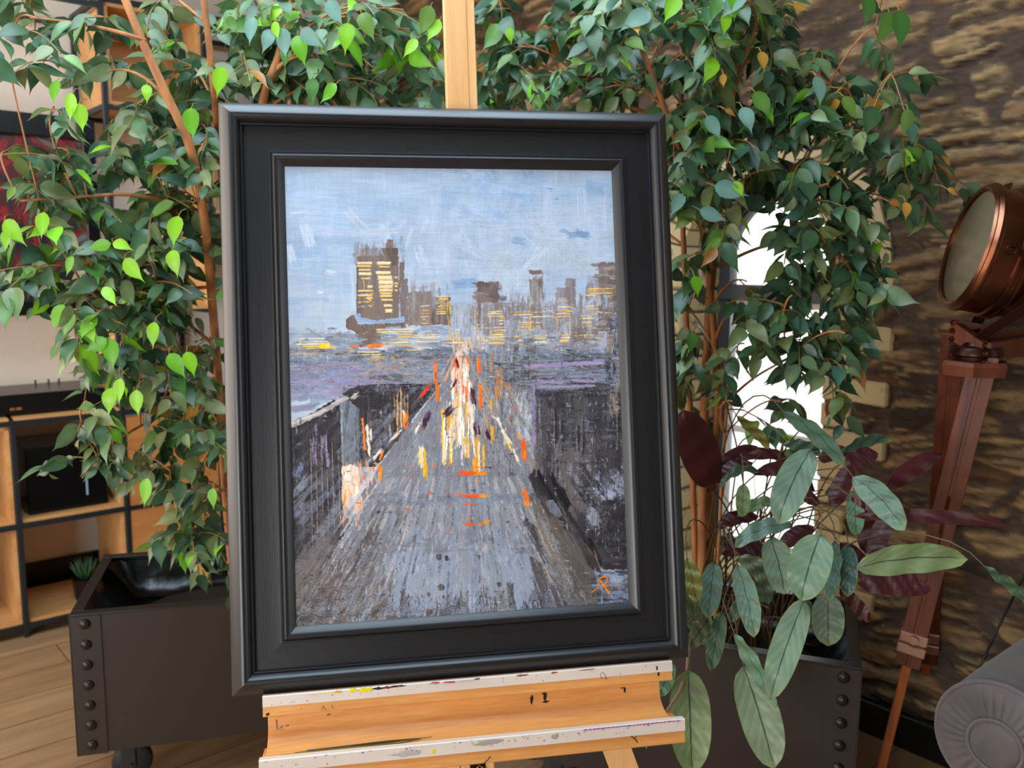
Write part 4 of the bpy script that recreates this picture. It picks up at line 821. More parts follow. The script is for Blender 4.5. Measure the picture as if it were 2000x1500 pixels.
# the olive brush smear lying in the tray
ol = MB(); n = 16
for k, (c, dy) in enumerate((('9C8A1E', 0), ('3C4A36', .004), ('20281F', .008))):
    vs = [];
    for i in range(n + 1):
        t = i / n; x = .085 + .21 * t + .02 * k; wv = .0035 * math.sin(math.pi * t) * (1 + .3 * math.sin(9 * t + k)) ; y = -.050 + .006 * t + dy * .8
        vs += [(x, y - wv, -.0878 + .0004 * k), (x, y + wv, -.0872 + .0006 * k)]
    ol.add(vs, [(2 * i, 2 * i + 1, 2 * i + 3, 2 * i + 2) for i in range(n)], 0, lin(c))
ol.build('paint_smear', M_paint, es)['label'] = 'long olive and yellow brush smear in the tray'

# ------------------------------------------------------------------ shelving unit
SB = 3.76; SD = .40; GR = .405; A0 = .68
lev = [.045 + .41 * k for k in range(7)]
sh = thing('shelving_unit', 'black steel tube shelving with oak boxes against the white wall', 'shelving unit', mw=room_at(0, SB, 0))
cols = [A0 - 2 * GR, A0 - GR, A0, A0 + GR, A0 + 2 * GR, A0 + 3 * GR, A0 + 4 * GR]
t = .010
for j, a in enumerate(cols):
    for yb in (0, SD):
        zt = lev[2] if (j < 3) else lev[6]
        MB().box(a - t, a + t, yb - t, yb + t, 0, zt + .01, bev=.002).build('post', M_steel, sh)
class Rails:
    def box(s, *a): MB().box(*a).build('rail', M_steel, sh)
rail = Rails()
for j, a in enumerate(cols):
    for k, zz in enumerate(lev):
        if j < 3 and k > 2: continue
        rail.box(a - t, a + t, t, SD - t, zz - t, zz + t)
for k, zz in enumerate(lev):
    for j in range(len(cols) - 1):
        if k > 2 and j < 3: continue
        if k in (3,) : continue
        for yb in (0, SD): rail.box(cols[j] + t, cols[j + 1] - t, yb - t, yb + t, zz - t, zz + t)
rail2 = rail
for yb in (0, SD): rail2.box(cols[0], cols[3] - t, yb - t, yb + t, lev[5] + .37, lev[5] + .39)
def cell(j, k, side='LRB', nm='box_insert', d=SD - .03):
    m = MB(); a0 = cols[j] + t + .002; a1 = cols[j + 1] - t - .002; z0 = lev[k] + t + .001; z1 = lev[k + 1] - t - .002; q = .014
    if 'B' in side: m.box(a0, a1, .002, d, z0, z0 + q)
    if 'L' in side: m.box(a0, a0 + q, .002, d, z0 + q, z1)
    if 'R' in side: m.box(a1 - q, a1, .002, d, z0 + q, z1)
    if 'T' in side: m.box(a0, a1, .002, d, z1 - q, z1)
    if 'K' in side: m.box(a0, a1, d - .01, d, z0, z1)
    return m.build(nm, M_oak, sh)
cell(2, 0, 'BR'); cell(2, 1, 'BR'); cell(1, 0, 'BLR'); cell(1, 1, 'BLRT'); cell(0, 0, 'BLR'); cell(0, 1, 'BLR')
for j in (0, 1, 2): MB().box(cols[j] + t, cols[j + 1] - t, 0, SD, lev[2] + .004, lev[2] + .02).build('shelf', M_oak, sh)
MB().box(cols[3] + t + .002, cols[5] - .004, -.006, .012, lev[0] + .02, lev[2] - .02, bev=.002).build('door', M_oakv, sh)
MB().box(cols[5] + .004, cols[6] - .012, -.006, .012, lev[0] + .02, lev[2] - .02, bev=.002).build('door', M_oakv, sh)
cell(3, 3, 'BR'); cell(3, 5, 'BLRTK'); cell(5, 5, 'BLRTK'); cell(4, 4, 'BLR'); cell(3, 2, 'L'); cell(5, 3, 'BLTK')
# hifi amplifier
def amp_at(a, b, z): return room_at(a, b, z)
am = thing('amplifier', 'black hi-fi amplifier with volume knob on top of the low shelf', 'amplifier', mw=room_at(.635, 3.80, lev[2] + .0205))
MB().box(0, .40, 0, .30, .008, .085, bev=.003).build('body', M_black, am)
kb = MB(); kb.lathe([(0, -.022), (.020, -.022), (.022, -.018), (.022, 0)], Matrix.Translation((.345, 0, .045)) @ Matrix.Rotation(-math.pi / 2, 4, 'X') @ Matrix.Scale(-1, 4, (0, 0, 1)), 24); kb.build('knob', M_planter_trim, am, True, 40)
M_label = mat('orange_marking', 'A8642A', .5, var=.1)
lb = MB()
for i, wd in enumerate((.008, .005, .009, .006)): lb.box(.05 + i * .011, .05 + i * .011 + wd, -.0012, .0, .024, .034)
lb.build('brand_mark', M_label, am)['label'] = 'small orange lettering'
for x in (.02, .36):
    for y in (.02, .26): MB().box(x, x + .02, y, y + .02, 0, .008).build('foot', M_rubber, am)
an = MB()
for x in (.20, .25, .29): an.tube([(x, .27, .085), (x, .27, .103)], .004, 8)
an.build('aerial_socket', M_steel, am)
sp = thing('subwoofer', 'black box speaker with a slim light strip, inside the low shelf', 'speaker', mw=room_at(.725, 3.80, lev[1] + .0255))
MB().box(0, .30, 0, .30, 0, .27, bev=.004).build('cabinet', M_black, sp)
MB().box(.215, .222, -.002, 0, .05, .13).build('light_strip', mat('pale_strip', '9FB4CC', .4, var=.05), sp)
bx = MB().box(0, .28, 0, .28, 0, .10, bev=.004).build('media_player', M_black); bx.matrix_world = room_at(.32, 3.80, lev[2] + .0205); tag(bx, 'flat black box left of the amplifier, cut by the photo edge', 'media player')
# little potted plant
pp = thing('potted_plant', 'small spiky succulent in a black pot on the bottom shelf', 'plant', mw=room_at(.93, 3.86, lev[0] + .0255))
pt = MB(); pt.lathe([(0, 0), (.042, 0), (.052, .085), (.055, .09), (.05, .092), (.046, .075), (0, .075)], Matrix.Identity(4), 28); pt.build('pot', M_black, pp, True, 40)
lf = MB(); M_succ = mat('succulent_green', '2E5A32', .45, var=.3)
for i in range(26):
    a = i * 2.4; tl = .3 + .6 * (i / 26); h = .11 - .03 * tl; d = Vector((math.cos(a), math.sin(a), 0))
    pts = [Vector((0, 0, .075)) + d * .006, Vector((0, 0, .075 + h * .5)) + d * (.03 * tl + .01), Vector((0, 0, .075 + h)) + d * .075 * tl]
    lf.tube(pts, [.007, .006, .0006], 5)
lf.build('leaves', M_succ, pp, True)
# framed dark artwork hanging left
M_art, nt, N, L, Pn = new_mat('dark_red_artwork')
tc = N.new('ShaderNodeTexCoord'); n1 = N.new('ShaderNodeTexNoise'); n1.inputs['Scale'].default_value = 6; n1.inputs['Detail'].default_value = 6; n1.inputs['Distortion'].default_value = 1.2
L.new(tc.outputs['Object'], n1.inputs['Vector']); rp = N.new('ShaderNodeValToRGB'); L.new(n1.outputs['Fac'], rp.inputs[0])
els = rp.color_ramp.elements; els[0].position = .38; els[0].color = (*lin('17161A'), 1); els[1].position = .74; els[1].color = (*lin('5C7A80'), 1)
for p, c in ((.47, '2C2426'), (.52, '5A1A1E'), (.56, 'A01E1C'), (.585, '2A2024'), (.66, '6E5A50')):
    e = els.new(p); e.color = (*lin(c), 1)
L.new(rp.outputs[0], Pn.inputs['Base Color']); Pn.inputs['Roughness'].default_value = .4
wp = thing('wall_picture', 'large dark artwork with red splashes in a broad black frame behind the leaves', 'picture', mw=room_at(-.35, 3.90, 1.27))
m = MB(); Wp, Hp, q = 1.43, .79, .085
m.box(0, Wp, 0, .05, 0, .055, bev=.003); m.box(0, Wp, 0, .05, Hp - q, Hp, bev=.003); m.box(0, .05, 0, .05, .05, Hp - q, bev=.003); m.box(Wp - .05, Wp, 0, .05, .05, Hp - q, bev=.003)
m.build('frame', M_black, wp); MB().box(.045, Wp - .045, .02, .03, .05, Hp - q + .005).build('artwork', M_art, wp)
MB().box(.2, 1.2, .05, .30, .3, .4).build('wall_bracket', M_steel, wp)
o = MB().tube([rw(2.56, 3.05, 0), rw(2.56, 3.05, 3.1)], .018, 10).build('wall_pipe', M_steel, None, True); tag(o, 'thin black vertical pipe on the stone wall behind the right tree', 'pipe')

# ------------------------------------------------------------------ planters
def planter(label, c0, ux, length, depth, group=None):
    c0 = Vector((c0[0], c0[1], 0)); ux = Vector((ux[0], ux[1], 0)).normalized(); uy = Vector((-ux.y, ux.x, 0))
    m = Matrix.Identity(4)
    for i in range(3): m[i][0] = ux[i]; m[i][1] = uy[i]; m[i][3] = c0[i]
    p = thing('planter_box', label, 'planter', mw=m)
    z0, z1 = .14, .54
    sh_ = MB(); th = .004
    sh_.box(0, length, 0, th, z0, z1); sh_.box(0, length, depth - th, depth, z0, z1); sh_.box(0, th, th, depth - th, z0, z1); sh_.box(length - th, length, th, depth - th, z0, z1); sh_.box(th, length - th, th, depth - th, z0, z0 + .01)
    sh_.build('side_panels', M_planter, p)
    for x0, x1, xs in ((-.002, .075, -.004), (length - .075, length + .002, length)):
        cs = MB(); cs.box(x0, x1, -.004, .0, z0 - .002, z1); cs.box(xs, xs + .004, -.004, .075, z0 - .002, z1); cs.build('corner_strip', M_planter, p)
        cs = MB(); cs.box(xs, xs + .004, depth - .075, depth, z0 - .002, z1); cs.build('corner_strip', M_planter, p)
    rm = MB(); r = .028
    rm.box(-.003, length + .003, -.003, r, z1, z1 + .006, bev=.001); rm.box(-.003, length + .003, depth - r, depth + .003, z1, z1 + .006, bev=.001)
    rm.box(-.003, r, r, depth - r, z1, z1 + .006, bev=.001); rm.box(length - r, length + .003, r, depth - r, z1, z1 + .006, bev=.001)
    rm.build('rim', M_planter_trim, p)
    for xc in (.036, length - .036):
        for k in range(7):
            rv = MB(); zc = z1 - .022 - k * .0585
            rv.lathe([(.0145, 0), (.0138, .004), (.011, .0075), (.006, .0095), (.0005, .010)], Matrix.Translation((xc, -.004, zc)) @ Matrix.Rotation(math.pi / 2, 4, 'X'), 16)
            rv.build('rivet', M_rivet, p, True)
    # liner and soil
    ln = MB(); q = .02; nx, ny = 24, 14; vs = []
    for j in range(ny + 1):
        for i in range(nx + 1):
            u, v = i / nx, j / ny; e = min(u, 1 - u, v * .5, (1 - v) * .5) * 14
            zz = z1 - .012 - min(1, e) * .10 + random.uniform(-.006, .006)
            vs.append((q + (length - 2 * q) * u, q + (depth - 2 * q) * v, zz))
    ln.add(vs, [(j * (nx + 1) + i, j * (nx + 1) + i + 1, (j + 1) * (nx + 1) + i + 1, (j + 1) * (nx + 1) + i) for j in range(ny) for i in range(nx)])
    ln.build('liner', M_liner, p, True)
    so = MB(); n = 18; vs = [(length / 2, depth / 2, z1 - .075)]
    for i in range(n): a = 2 * math.pi * i / n; vs.append((length / 2 + (length * .40) * math.cos(a) * random.uniform(.9, 1), depth / 2 + depth * .40 * math.sin(a), z1 - .105))
    so.add(vs, [(0, i + 1, (i + 1) % n + 1) for i in range(n)]); s_ = so.build('soil', M_soil, p); s_['kind'] = 'stuff'
    for x in (.10, length - .10):
        for y in (.09, depth - .09):
            ca = MB(); ca.lathe([(.012, -.02), (.045, -.02), (.055, -.012), (.055, .012), (.045, .02), (.012, .02)], Matrix.Translation((x + .02, y, .055)) @ Matrix.Rotation(math.pi / 2, 4, 'X'), 24)
            w_ = ca.build('caster', M_rubber, p, True, 40)
            fk = MB(); fk.box(x - .03, x + .035, y - .03, y + .03, .132, .14); fk.box(x - .005, x + .032, y - .028, y - .023, .045, .134); fk.box(x - .005, x + .032, y + .023, y + .028, .045, .134); fk.lathe([(.016, .115), (.016, .134)], Matrix.Translation((x, y, 0)), 12)
            fk.tube([(x + .02, y - .034, .055), (x + .02, y + .034, .055)], .006, 8); fk.build('caster_fork', M_steel, w_)
    return p, m
PLm = planter('dark brown riveted steel planter on casters at the left, holding the left tree', (-1.187, 2.237), (.965, .262), 1.02, .50)
PRm = planter('dark brown riveted steel planter at the right, under the long-leaved plant', (.005, 2.262), (.942, -.335), .885, .46)

# ------------------------------------------------------------------ weeping figs
LEAF_T = [0, .08, .22, .40, .57, .71, .82, .91, 1.0]; LEAF_W = [.05, .60, .98, 1.0, .80, .46, .17, .06, .012]
def add_leaf(mb, base, d, n, L, W_, col, curl=.2, fold=.25, col2=None):
    d = d.normalized(); s = d.cross(n).normalized(); n = s.cross(d).normalized()
    vs = []; cs = []
    tw = random.uniform(-.3, .3); wav = random.uniform(0, .035); ph = random.uniform(0, 6)
    for t, w in zip(LEAF_T, LEAF_W):
        c = base + d * (L * t) - n * (curl * L * t * t) + n * (wav * L * math.sin(7 * t + ph)); hw = W_ * .5 * w; lift = n * (hw * fold) + s * (tw * hw * t)
        vs += [c - s * hw + lift, c, c + s * hw + lift]
    fs = []
    for i in range(len(LEAF_T) - 1):
        a = 3 * i; fs += [(a, a + 1, a + 4, a + 3), (a + 1, a + 2, a + 5, a + 4)]
    k = len(mb.v); mb.v += [tuple(v) for v in vs]; mb.f += [tuple(q + k for q in f) for f in fs]; mb.mi += [0] * len(fs)
    e = col2 or tuple(v * 1.25 for v in col)
    mb.c += [col, e, col] * len(LEAF_T)
G_OLD = [lin(c) for c in ('3F603F', '4A6B45', '38573C', '54734E', '466845', '5C7A52', '3D5F4A', '6E8456', '6A7A46', '7E8A5A')]
G_MID = [lin(c) for c in ('5E8A3A', '6E9440', '4F8038')]
G_NEW = [lin(c) for c in ('8CCB2A', '7BC02E', '9AD63A', '6FB42C')]
G_DRY = [lin(c) for c in ('B98A3A', 'A56E33', 'C9973F')]
VIEWN = Vector((0, -1, 0))
def leaf_normal(d, up=.55):
    n = Vector((random.gauss(0, .6), -.55 + random.gauss(0, .5), up + .15 + random.gauss(0, .45)))
    return n.normalized()
def spray(mb, tw, S, D, L, nleaf, yclear=None, young=.05, droop=.9, size=.058, ymax=None):
    """a drooping twig with alternate leaves"""
    D = D.normalized(); p = Vector(S); pts = [p.copy()]; n = max(5, nleaf); st = L / n; d = D.copy()
    side = 1
    for i in range(n):
        d = (d + Vector((random.gauss(0, .10), random.gauss(0, .10), -droop / n * (.5 + i / n)))).normalized()
        p = p + d * st
        if yclear and p.y < yclear(p): p.y = yclear(p)
        if ymax and p.y > ymax(p): p.y = ymax(p)
        pts.append(p.copy())
        if i >= 1:
            sv = d.cross(Vector((0, 0, 1)))
            if sv.length < .1: sv = Vector((1, 0, 0))
            sv.normalize(); side = -side
            ld = (d * .55 + sv * side * random.uniform(.35, 1.1) + Vector((random.gauss(0, .25), random.gauss(-.12, .25), -random.uniform(.05, .95)))).normalized()
            r = random.random(); tipf = i / n
            if r < young * (.3 + 1.6 * tipf): c = random.choice(G_NEW)
            elif r < young * 2.2 + .03: c = random.choice(G_MID)
            elif r > .992: c = random.choice(G_DRY)
            else: c = random.choice(G_OLD)
            v = random.uniform(.8, 1.15); c = tuple(x * v for x in c)
            s_ = size * random.uniform(.72, 1.22) * (1 - .25 * (tipf > .85))
            st0 = p + ld * .008
            add_leaf(mb, st0, ld, leaf_normal(ld), s_, s_ * random.uniform(.42, .55), c, random.uniform(.05, .35), random.uniform(.1, .4))
    tw.tube(pts, [.0016] * len(pts), 4, cap=False)
    return pts
def bez(p0, p1, p2, n=8):
    return [(p0 * (1 - t) ** 2 + p1 * 2 * t * (1 - t) + p2 * t * t) for t in [i / n for i in range(n + 1)]]
def wallmax(p):            # keep leaves in front of the two walls
    return 99
def clampwalls(p, m=.06):
    a = p.dot(E1); b = p.dot(E2)
    if a > 2.60 - m: p = p - E1 * (a - 2.60 + m)
    if b > 3.72: p = p - E2 * (b - 3.72)
    return p
def frontclear(p):         # nothing in front of the framed painting or through the easel
    return 1.98 if abs(p.x) < .95 else 1.55
def dens(x, y):
    if x < 260 and y < 270: return .30
    if x < 240: return .44
    if x < 440: return .55 if y < 760 else .66
    if x < 870: return .52
    if x < 1300: return .52
    if 1400 < x < 1640 and 380 < y < 900: return .50
    if x > 1640: return .48
    return .56
def fig(name, label, trunks, blobs, young, size, seed):
    random.seed(seed)
    root = thing(name, label, 'tree', loc=(0, 0, 0))
    tpts = []
    for (pl, r0, r1) in trunks:
        pp = [aty(x, y, Y) if len(q) == 3 else Vector(q[3:]) for q in pl for (x, y, Y) in [q[:3]]]
        # smooth by Catmull-Rom
        out = []
        for i in range(len(pp) - 1):
            a, b, c, d = pp[max(i - 1, 0)], pp[i], pp[i + 1], pp[min(i + 2, len(pp) - 1)]
            for k in range(5):
                t = k / 5; out.append(.5 * ((2 * b) + (c - a) * t + (2 * a - 5 * b + 4 * c - d) * t * t + (3 * b - a - 3 * c + d) * t ** 3))
        out.append(pp[-1]); n = len(out)
        tm = MB(); tm.tube(out, [r0 + (r1 - r0) * i / n for i in range(n)], 9)
        tm.build('trunk', M_bark, root, True); tpts += [(p, r0 + (r1 - r0) * i / n) for i, p in enumerate(out)]
    mb = MB(); tw = MB(); br = MB()
    for bl in blobs:
        cx, cy, rx, ry, Y0, Y1, cnt = bl[:7]; cnt = max(1, int(round(cnt * dens(cx, cy)))); yg = bl[7] if len(bl) > 7 else young
        sub = max(1, int(cnt / 5)); hubs = []
        for s in range(sub):
            a = random.uniform(0, 6.28); r = math.sqrt(random.random()) * .7
            h = clampwalls(aty(cx + rx * r * math.cos(a), cy + ry * r * math.sin(a) - 20, random.uniform(Y0, Y1)))
            best = min(tpts, key=lambda q: (q[0] - h).length + max(0, q[0].z - h.z + .1) * .8)
            b0 = best[0]; mid = (b0 + h) / 2 + Vector((random.gauss(0, .03), random.gauss(0, .03), .10 * (h - b0).length + .04))
            pts = bez(b0, mid, h, 9)
            if (h - b0).length > .08:
                br.tube(pts, [max(.0022, min(best[1] * .5, .006) * (1 - .75 * i / 9)) for i in range(10)], 6, cap=False)
            hubs.append((h, (h - mid).normalized(), pts))
        for s in range(cnt):
            h, hd, pts = hubs[s % len(hubs)]
            a = random.uniform(0, 6.28); r = math.sqrt(random.random())
            e = clampwalls(aty(cx + rx * r * math.cos(a), cy + ry * r * math.sin(a), random.uniform(Y0, Y1)))
            S0 = pts[random.randint(5, 9)]
            v = e - S0; Lm = min(.34, max(.15, v.length * 1.05))
            if v.length > .30: S0 = e - v.normalized() * .26
            spray(mb, tw, S0, v.normalized() + Vector((0, 0, .30)), Lm, random.randint(8, 12), lambda p: frontclear(p), yg, .9, size)
    mb.v = [tuple(clampwalls(Vector(v), .01)) for v in mb.v]
    f = mb.build('foliage', M_leaf, root, True); tw.build('twigs', M_twig, root)['kind'] = 'stuff'; br.build('branches', M_bark, root, True)['kind'] = 'stuff'
    return root, tpts
def young_leaves(root, lst, Y, size=.06):
    mb = MB(); tw = MB()
    for (x, y, ang, px, tone) in lst:
        p = aty(x, y, Y); a = math.radians(ang); d = (RT * math.cos(a) - UP * math.sin(a)).normalized() + Vector((0, -.1, 0))
        c = {0: random.choice(G_NEW), 1: random.choice(G_MID), 2: random.choice(G_DRY), 3: lin('7FA89A')}[tone]
        L = px / FPX * Y
        base = p - d.normalized() * L * .5
        add_leaf(mb, base, d, Vector((random.gauss(0, .15), -1, .25 + random.gauss(0, .12))), L, L * .5, c, .12, .22)
        tw.tube([base, base - d.normalized() * .008 + Vector((0, .012, .004)), base - d.normalized() * .010 + Vector((0, .04, .008))], .001, 4, cap=False)
    mb.build('young_leaves', M_leaf_young, root, True)['label'] = 'bright lime new leaves'; tw.build('leaf_stalks', M_twig, root)['kind'] = 'stuff'
M_leaf_young = attr_mat('new_fig_leaf', .35, transl=.45)
# the left tree: trunks rise out of the left planter behind the painting
L_tr = [
    ([(458, 1195, 2.55), (455, 1130, 2.55), (440, 950, 2.50), (428, 760, 2.40), (412, 560, 2.26), (398, 420, 2.14), (372, 290, 2.06), (325, 185, 2.03), (282, 90, 2.02), (245, 0, 2.02), (215, -70, 2.02)], .013, .0085),
    ([(470, 1195, 2.58), (468, 1130, 2.58), (455, 900, 2.56), (446, 640, 2.50), (436, 400, 2.46), (424, 240, 2.2), (412, 120, 2.12), (398, 0, 2.1), (388, -90, 2.1)], .014, .006),
    ([(480, 1195, 2.6), (480, 1130, 2.6), (490, 800, 2.58), (495, 500, 2.5), (500, 300, 2.3), (518, 180, 2.16), (545, 105, 2.16), (580, -40, 2.3)], .013, .008),
    ([(498, 1195, 2.62), (500, 1130, 2.62), (540, 800, 2.62), (600, 480, 2.6), (660, 290, 2.55), (745, 200, 2.5), (840, 185, 2.5)], .012, .005),
    ([(400, 420, 2.36), (330, 395, 2.2), (250, 380, 2.1), (150, 385, 2.02), (40, 392, 1.96)], .006, .0025),
    ([(285, 80, 2.02), (230, 62, 2.0), (150, 45, 2.08), (60, 35, 2.0)], .005, .0022),
    ([(430, 760, 2.44), (340, 800, 2.3), (260, 840, 2.2), (190, 890, 2.1)], .005, .0022),
    ([(412, 560, 2.38), (330, 570, 2.2), (240, 600, 2.1), (160, 560, 2.0)], .005, .0022),
]
L_bl = [
    (40, 30, 70, 40, 1.95, 2.2, 9), (160, 50, 90, 50, 2.0, 2.3, 10), (60, 100, 80, 40, 1.9, 2.15, 7), (300, 30, 90, 40, 2.1, 2.4, 8), (180, 130, 80, 50, 2.0, 2.3, 9), (20, 150, 30, 35, 1.9, 2.1, 3), (120, 210, 40, 35, 1.9, 2.1, 4),
    (360, 150, 80, 80, 2.1, 2.5, 22), (280, 230, 90, 60, 2.05, 2.4, 16), (370, 290, 70, 80, 2.1, 2.5, 20), (250, 320, 110, 50, 2.05, 2.4, 17), (120, 320, 80, 35, 2.0, 2.2, 9), (40, 310, 50, 25, 1.95, 2.1, 4),
    (60, 390, 80, 40, 1.9, 2.15, 10), (190, 400, 100, 50, 2.0, 2.3, 14), (330, 400, 100, 60, 2.05, 2.45, 22), (40, 470, 60, 40, 1.85, 2.1, 9, .10), (150, 480, 90, 45, 1.95, 2.25, 11, .06), (290, 490, 100, 60, 2.0, 2.45, 20), (390, 500, 50, 90, 2.2, 2.6, 14),
    (40, 550, 60, 30, 1.85, 2.1, 6, .08), (170, 570, 100, 45, 1.95, 2.3, 15), (310, 590, 110, 60, 2.0, 2.45, 22), (120, 640, 45, 40, 1.9, 2.15, 7, .1), (230, 660, 80, 45, 1.95, 2.3, 11, .1), (350, 690, 90, 60, 2.0, 2.5, 18), (270, 740, 70, 40, 2.0, 2.3, 9),
    (200, 790, 50, 35, 1.95, 2.2, 6), (390, 780, 50, 60, 2.1, 2.5, 12), (170, 850, 40, 30, 1.95, 2.15, 4), (150, 930, 40, 45, 1.95, 2.15, 5), (210, 920, 50, 40, 2.0, 2.2, 5), (330, 860, 70, 30, 2.1, 2.4, 6), (390, 880, 50, 60, 2.1, 2.5, 12), (310, 950, 50, 40, 2.1, 2.35, 5), (390, 980, 50, 50, 2.15, 2.5, 11), (380, 1050, 50, 35, 2.15, 2.4, 7), (420, 1100, 30, 25, 2.2, 2.4, 3),
    (470, 60, 70, 60, 2.1, 2.5, 15, .12), (560, 90, 80, 70, 2.05, 2.45, 18, .12), (480, 150, 90, 50, 2.1, 2.6, 18), (640, 60, 60, 40, 2.05, 2.4, 7, .12), (600, 165, 90, 50, 2.1, 2.6, 17), (700, 130, 60, 40, 2.1, 2.5, 10), (720, 170, 100, 35, 2.15, 2.6, 15), (790, 100, 50, 50, 2.1, 2.5, 9, .12), (820, 160, 60, 50, 2.1, 2.6, 13), (700, 30, 50, 30, 2.1, 2.4, 5), (800, 30, 50, 30, 2.1, 2.4, 5), (500, 10, 100, 20, 2.1, 2.4, 6),
    (560, 300, 150, 100, 2.4, 2.8, 10), (600, 600, 150, 200, 2.4, 2.8, 12),
]
tl_, tp1 = fig('fig_tree', 'weeping fig tree with lime new leaves, growing from the left planter before the shelving', L_tr, L_bl, .03, .070, 31)
young_leaves(tl_, [(107, 180, 100, 48, 0), (137, 210, 95, 56, 0), (157, 230, 80, 56, 0), (286, 183, 88, 38, 0), (375, 242, 85, 62, 0), (428, 160, 100, 60, 0), (28, 455, 50, 66, 0), (82, 440, 95, 52, 0), (12, 470, 100, 44, 0), (262, 528, 50, 60, 0), (342, 452, 100, 62, 0), (341, 515, 80, 56, 0), (192, 480, 170, 48, 0), (240, 480, 20, 44, 0), (135, 520, 110, 42, 0), (112, 620, 115, 56, 0), (170, 640, 125, 60, 0), (178, 650, 75, 48, 0), (216, 692, 83, 66, 0), (185, 675, 150, 54, 0), (298, 655, 95, 54, 0), (346, 715, 55, 60, 0), (372, 712, 70, 54, 0), (232, 765, 95, 54, 0), (214, 785, 98, 58, 0), (268, 788, 85, 54, 0), (283, 963, 100, 60, 0), (415, 975, 90, 44, 0), (105, 690, 120, 36, 1), (165, 795, 170, 36, 1), (52, 535, 150, 40, 1), (20, 380, 120, 34, 1), (677, 75, 95, 62, 0), (588, 98, 75, 62, 0), (610, 178, 90, 52, 1), (557, 112, 95, 40, 1), (718, 52, 65, 60, 1), (800, 94, 130, 44, 0), (640, 182, 130, 48, 0), (455, 50, 60, 40, 1), (540, 60, 80, 36, 0), (830, 40, 110, 60, 1), (845, 60, 120, 50, 0), (655, 25, 60, 56, 3), (555, 85, 85, 58, 3), (490, 60, 100, 54, 3), (610, 75, 40, 56, 3), (520, 80, 110, 50, 3)], 1.93)
# the right tree
R_tr = [
    ([(1374, 1300, 2.25), (1372, 1180, 2.25), (1372, 1000, 2.26), (1376, 800, 2.28), (1384, 620, 2.28), (1398, 450, 2.28), (1400, 300, 2.27), (1395, 150, 2.26), (1400, 0, 2.25), (1405, -80, 2.24)], .014, .008),
    ([(1384, 1290, 2.28), (1385, 1180, 2.28), (1390, 950, 2.28), (1402, 780, 2.28), (1390, 600, 2.27), (1372, 450, 2.26), (1335, 320, 2.22), (1290, 190, 2.18), (1240, 60, 2.15), (1215, -20, 2.12)], .013, .0055),
    ([(1362, 1290, 2.3), (1360, 1180, 2.3), (1352, 900, 2.32), (1340, 600, 2.34), (1330, 300, 2.36), (1335, 0, 2.36)], .010, .006),
    ([(1398, 320, 2.27), (1420, 230, 2.25), (1455, 110, 2.22), (1490, 20, 2.2)], .008, .004),
    ([(1394, 1300, 2.12), (1404, 1060, 2.12), (1413, 880, 2.13), (1425, 745, 2.14)], .0045, .004),
    ([(1398, 180, 2.27), (1340, 230, 2.3), (1200, 200, 2.4), (1090, 140, 2.55), (960, 95, 2.7)], .007, .003),
    ([(1400, 300, 2.27), (1480, 300, 2.3), (1560, 330, 2.3), (1640, 400, 2.28)], .006, .003),
    ([(1400, 150, 2.26), (1500, 110, 2.26), (1600, 150, 2.24), (1690, 240, 2.22), (1770, 330, 2.2)], .006, .003),
    ([(1402, 800, 2.26), (1470, 740, 2.2), (1540, 700, 2.16)], .004, .002),
    ([(1402, 520, 2.27), (1500, 480, 2.3), (1580, 500, 2.3)], .005, .0025),
]
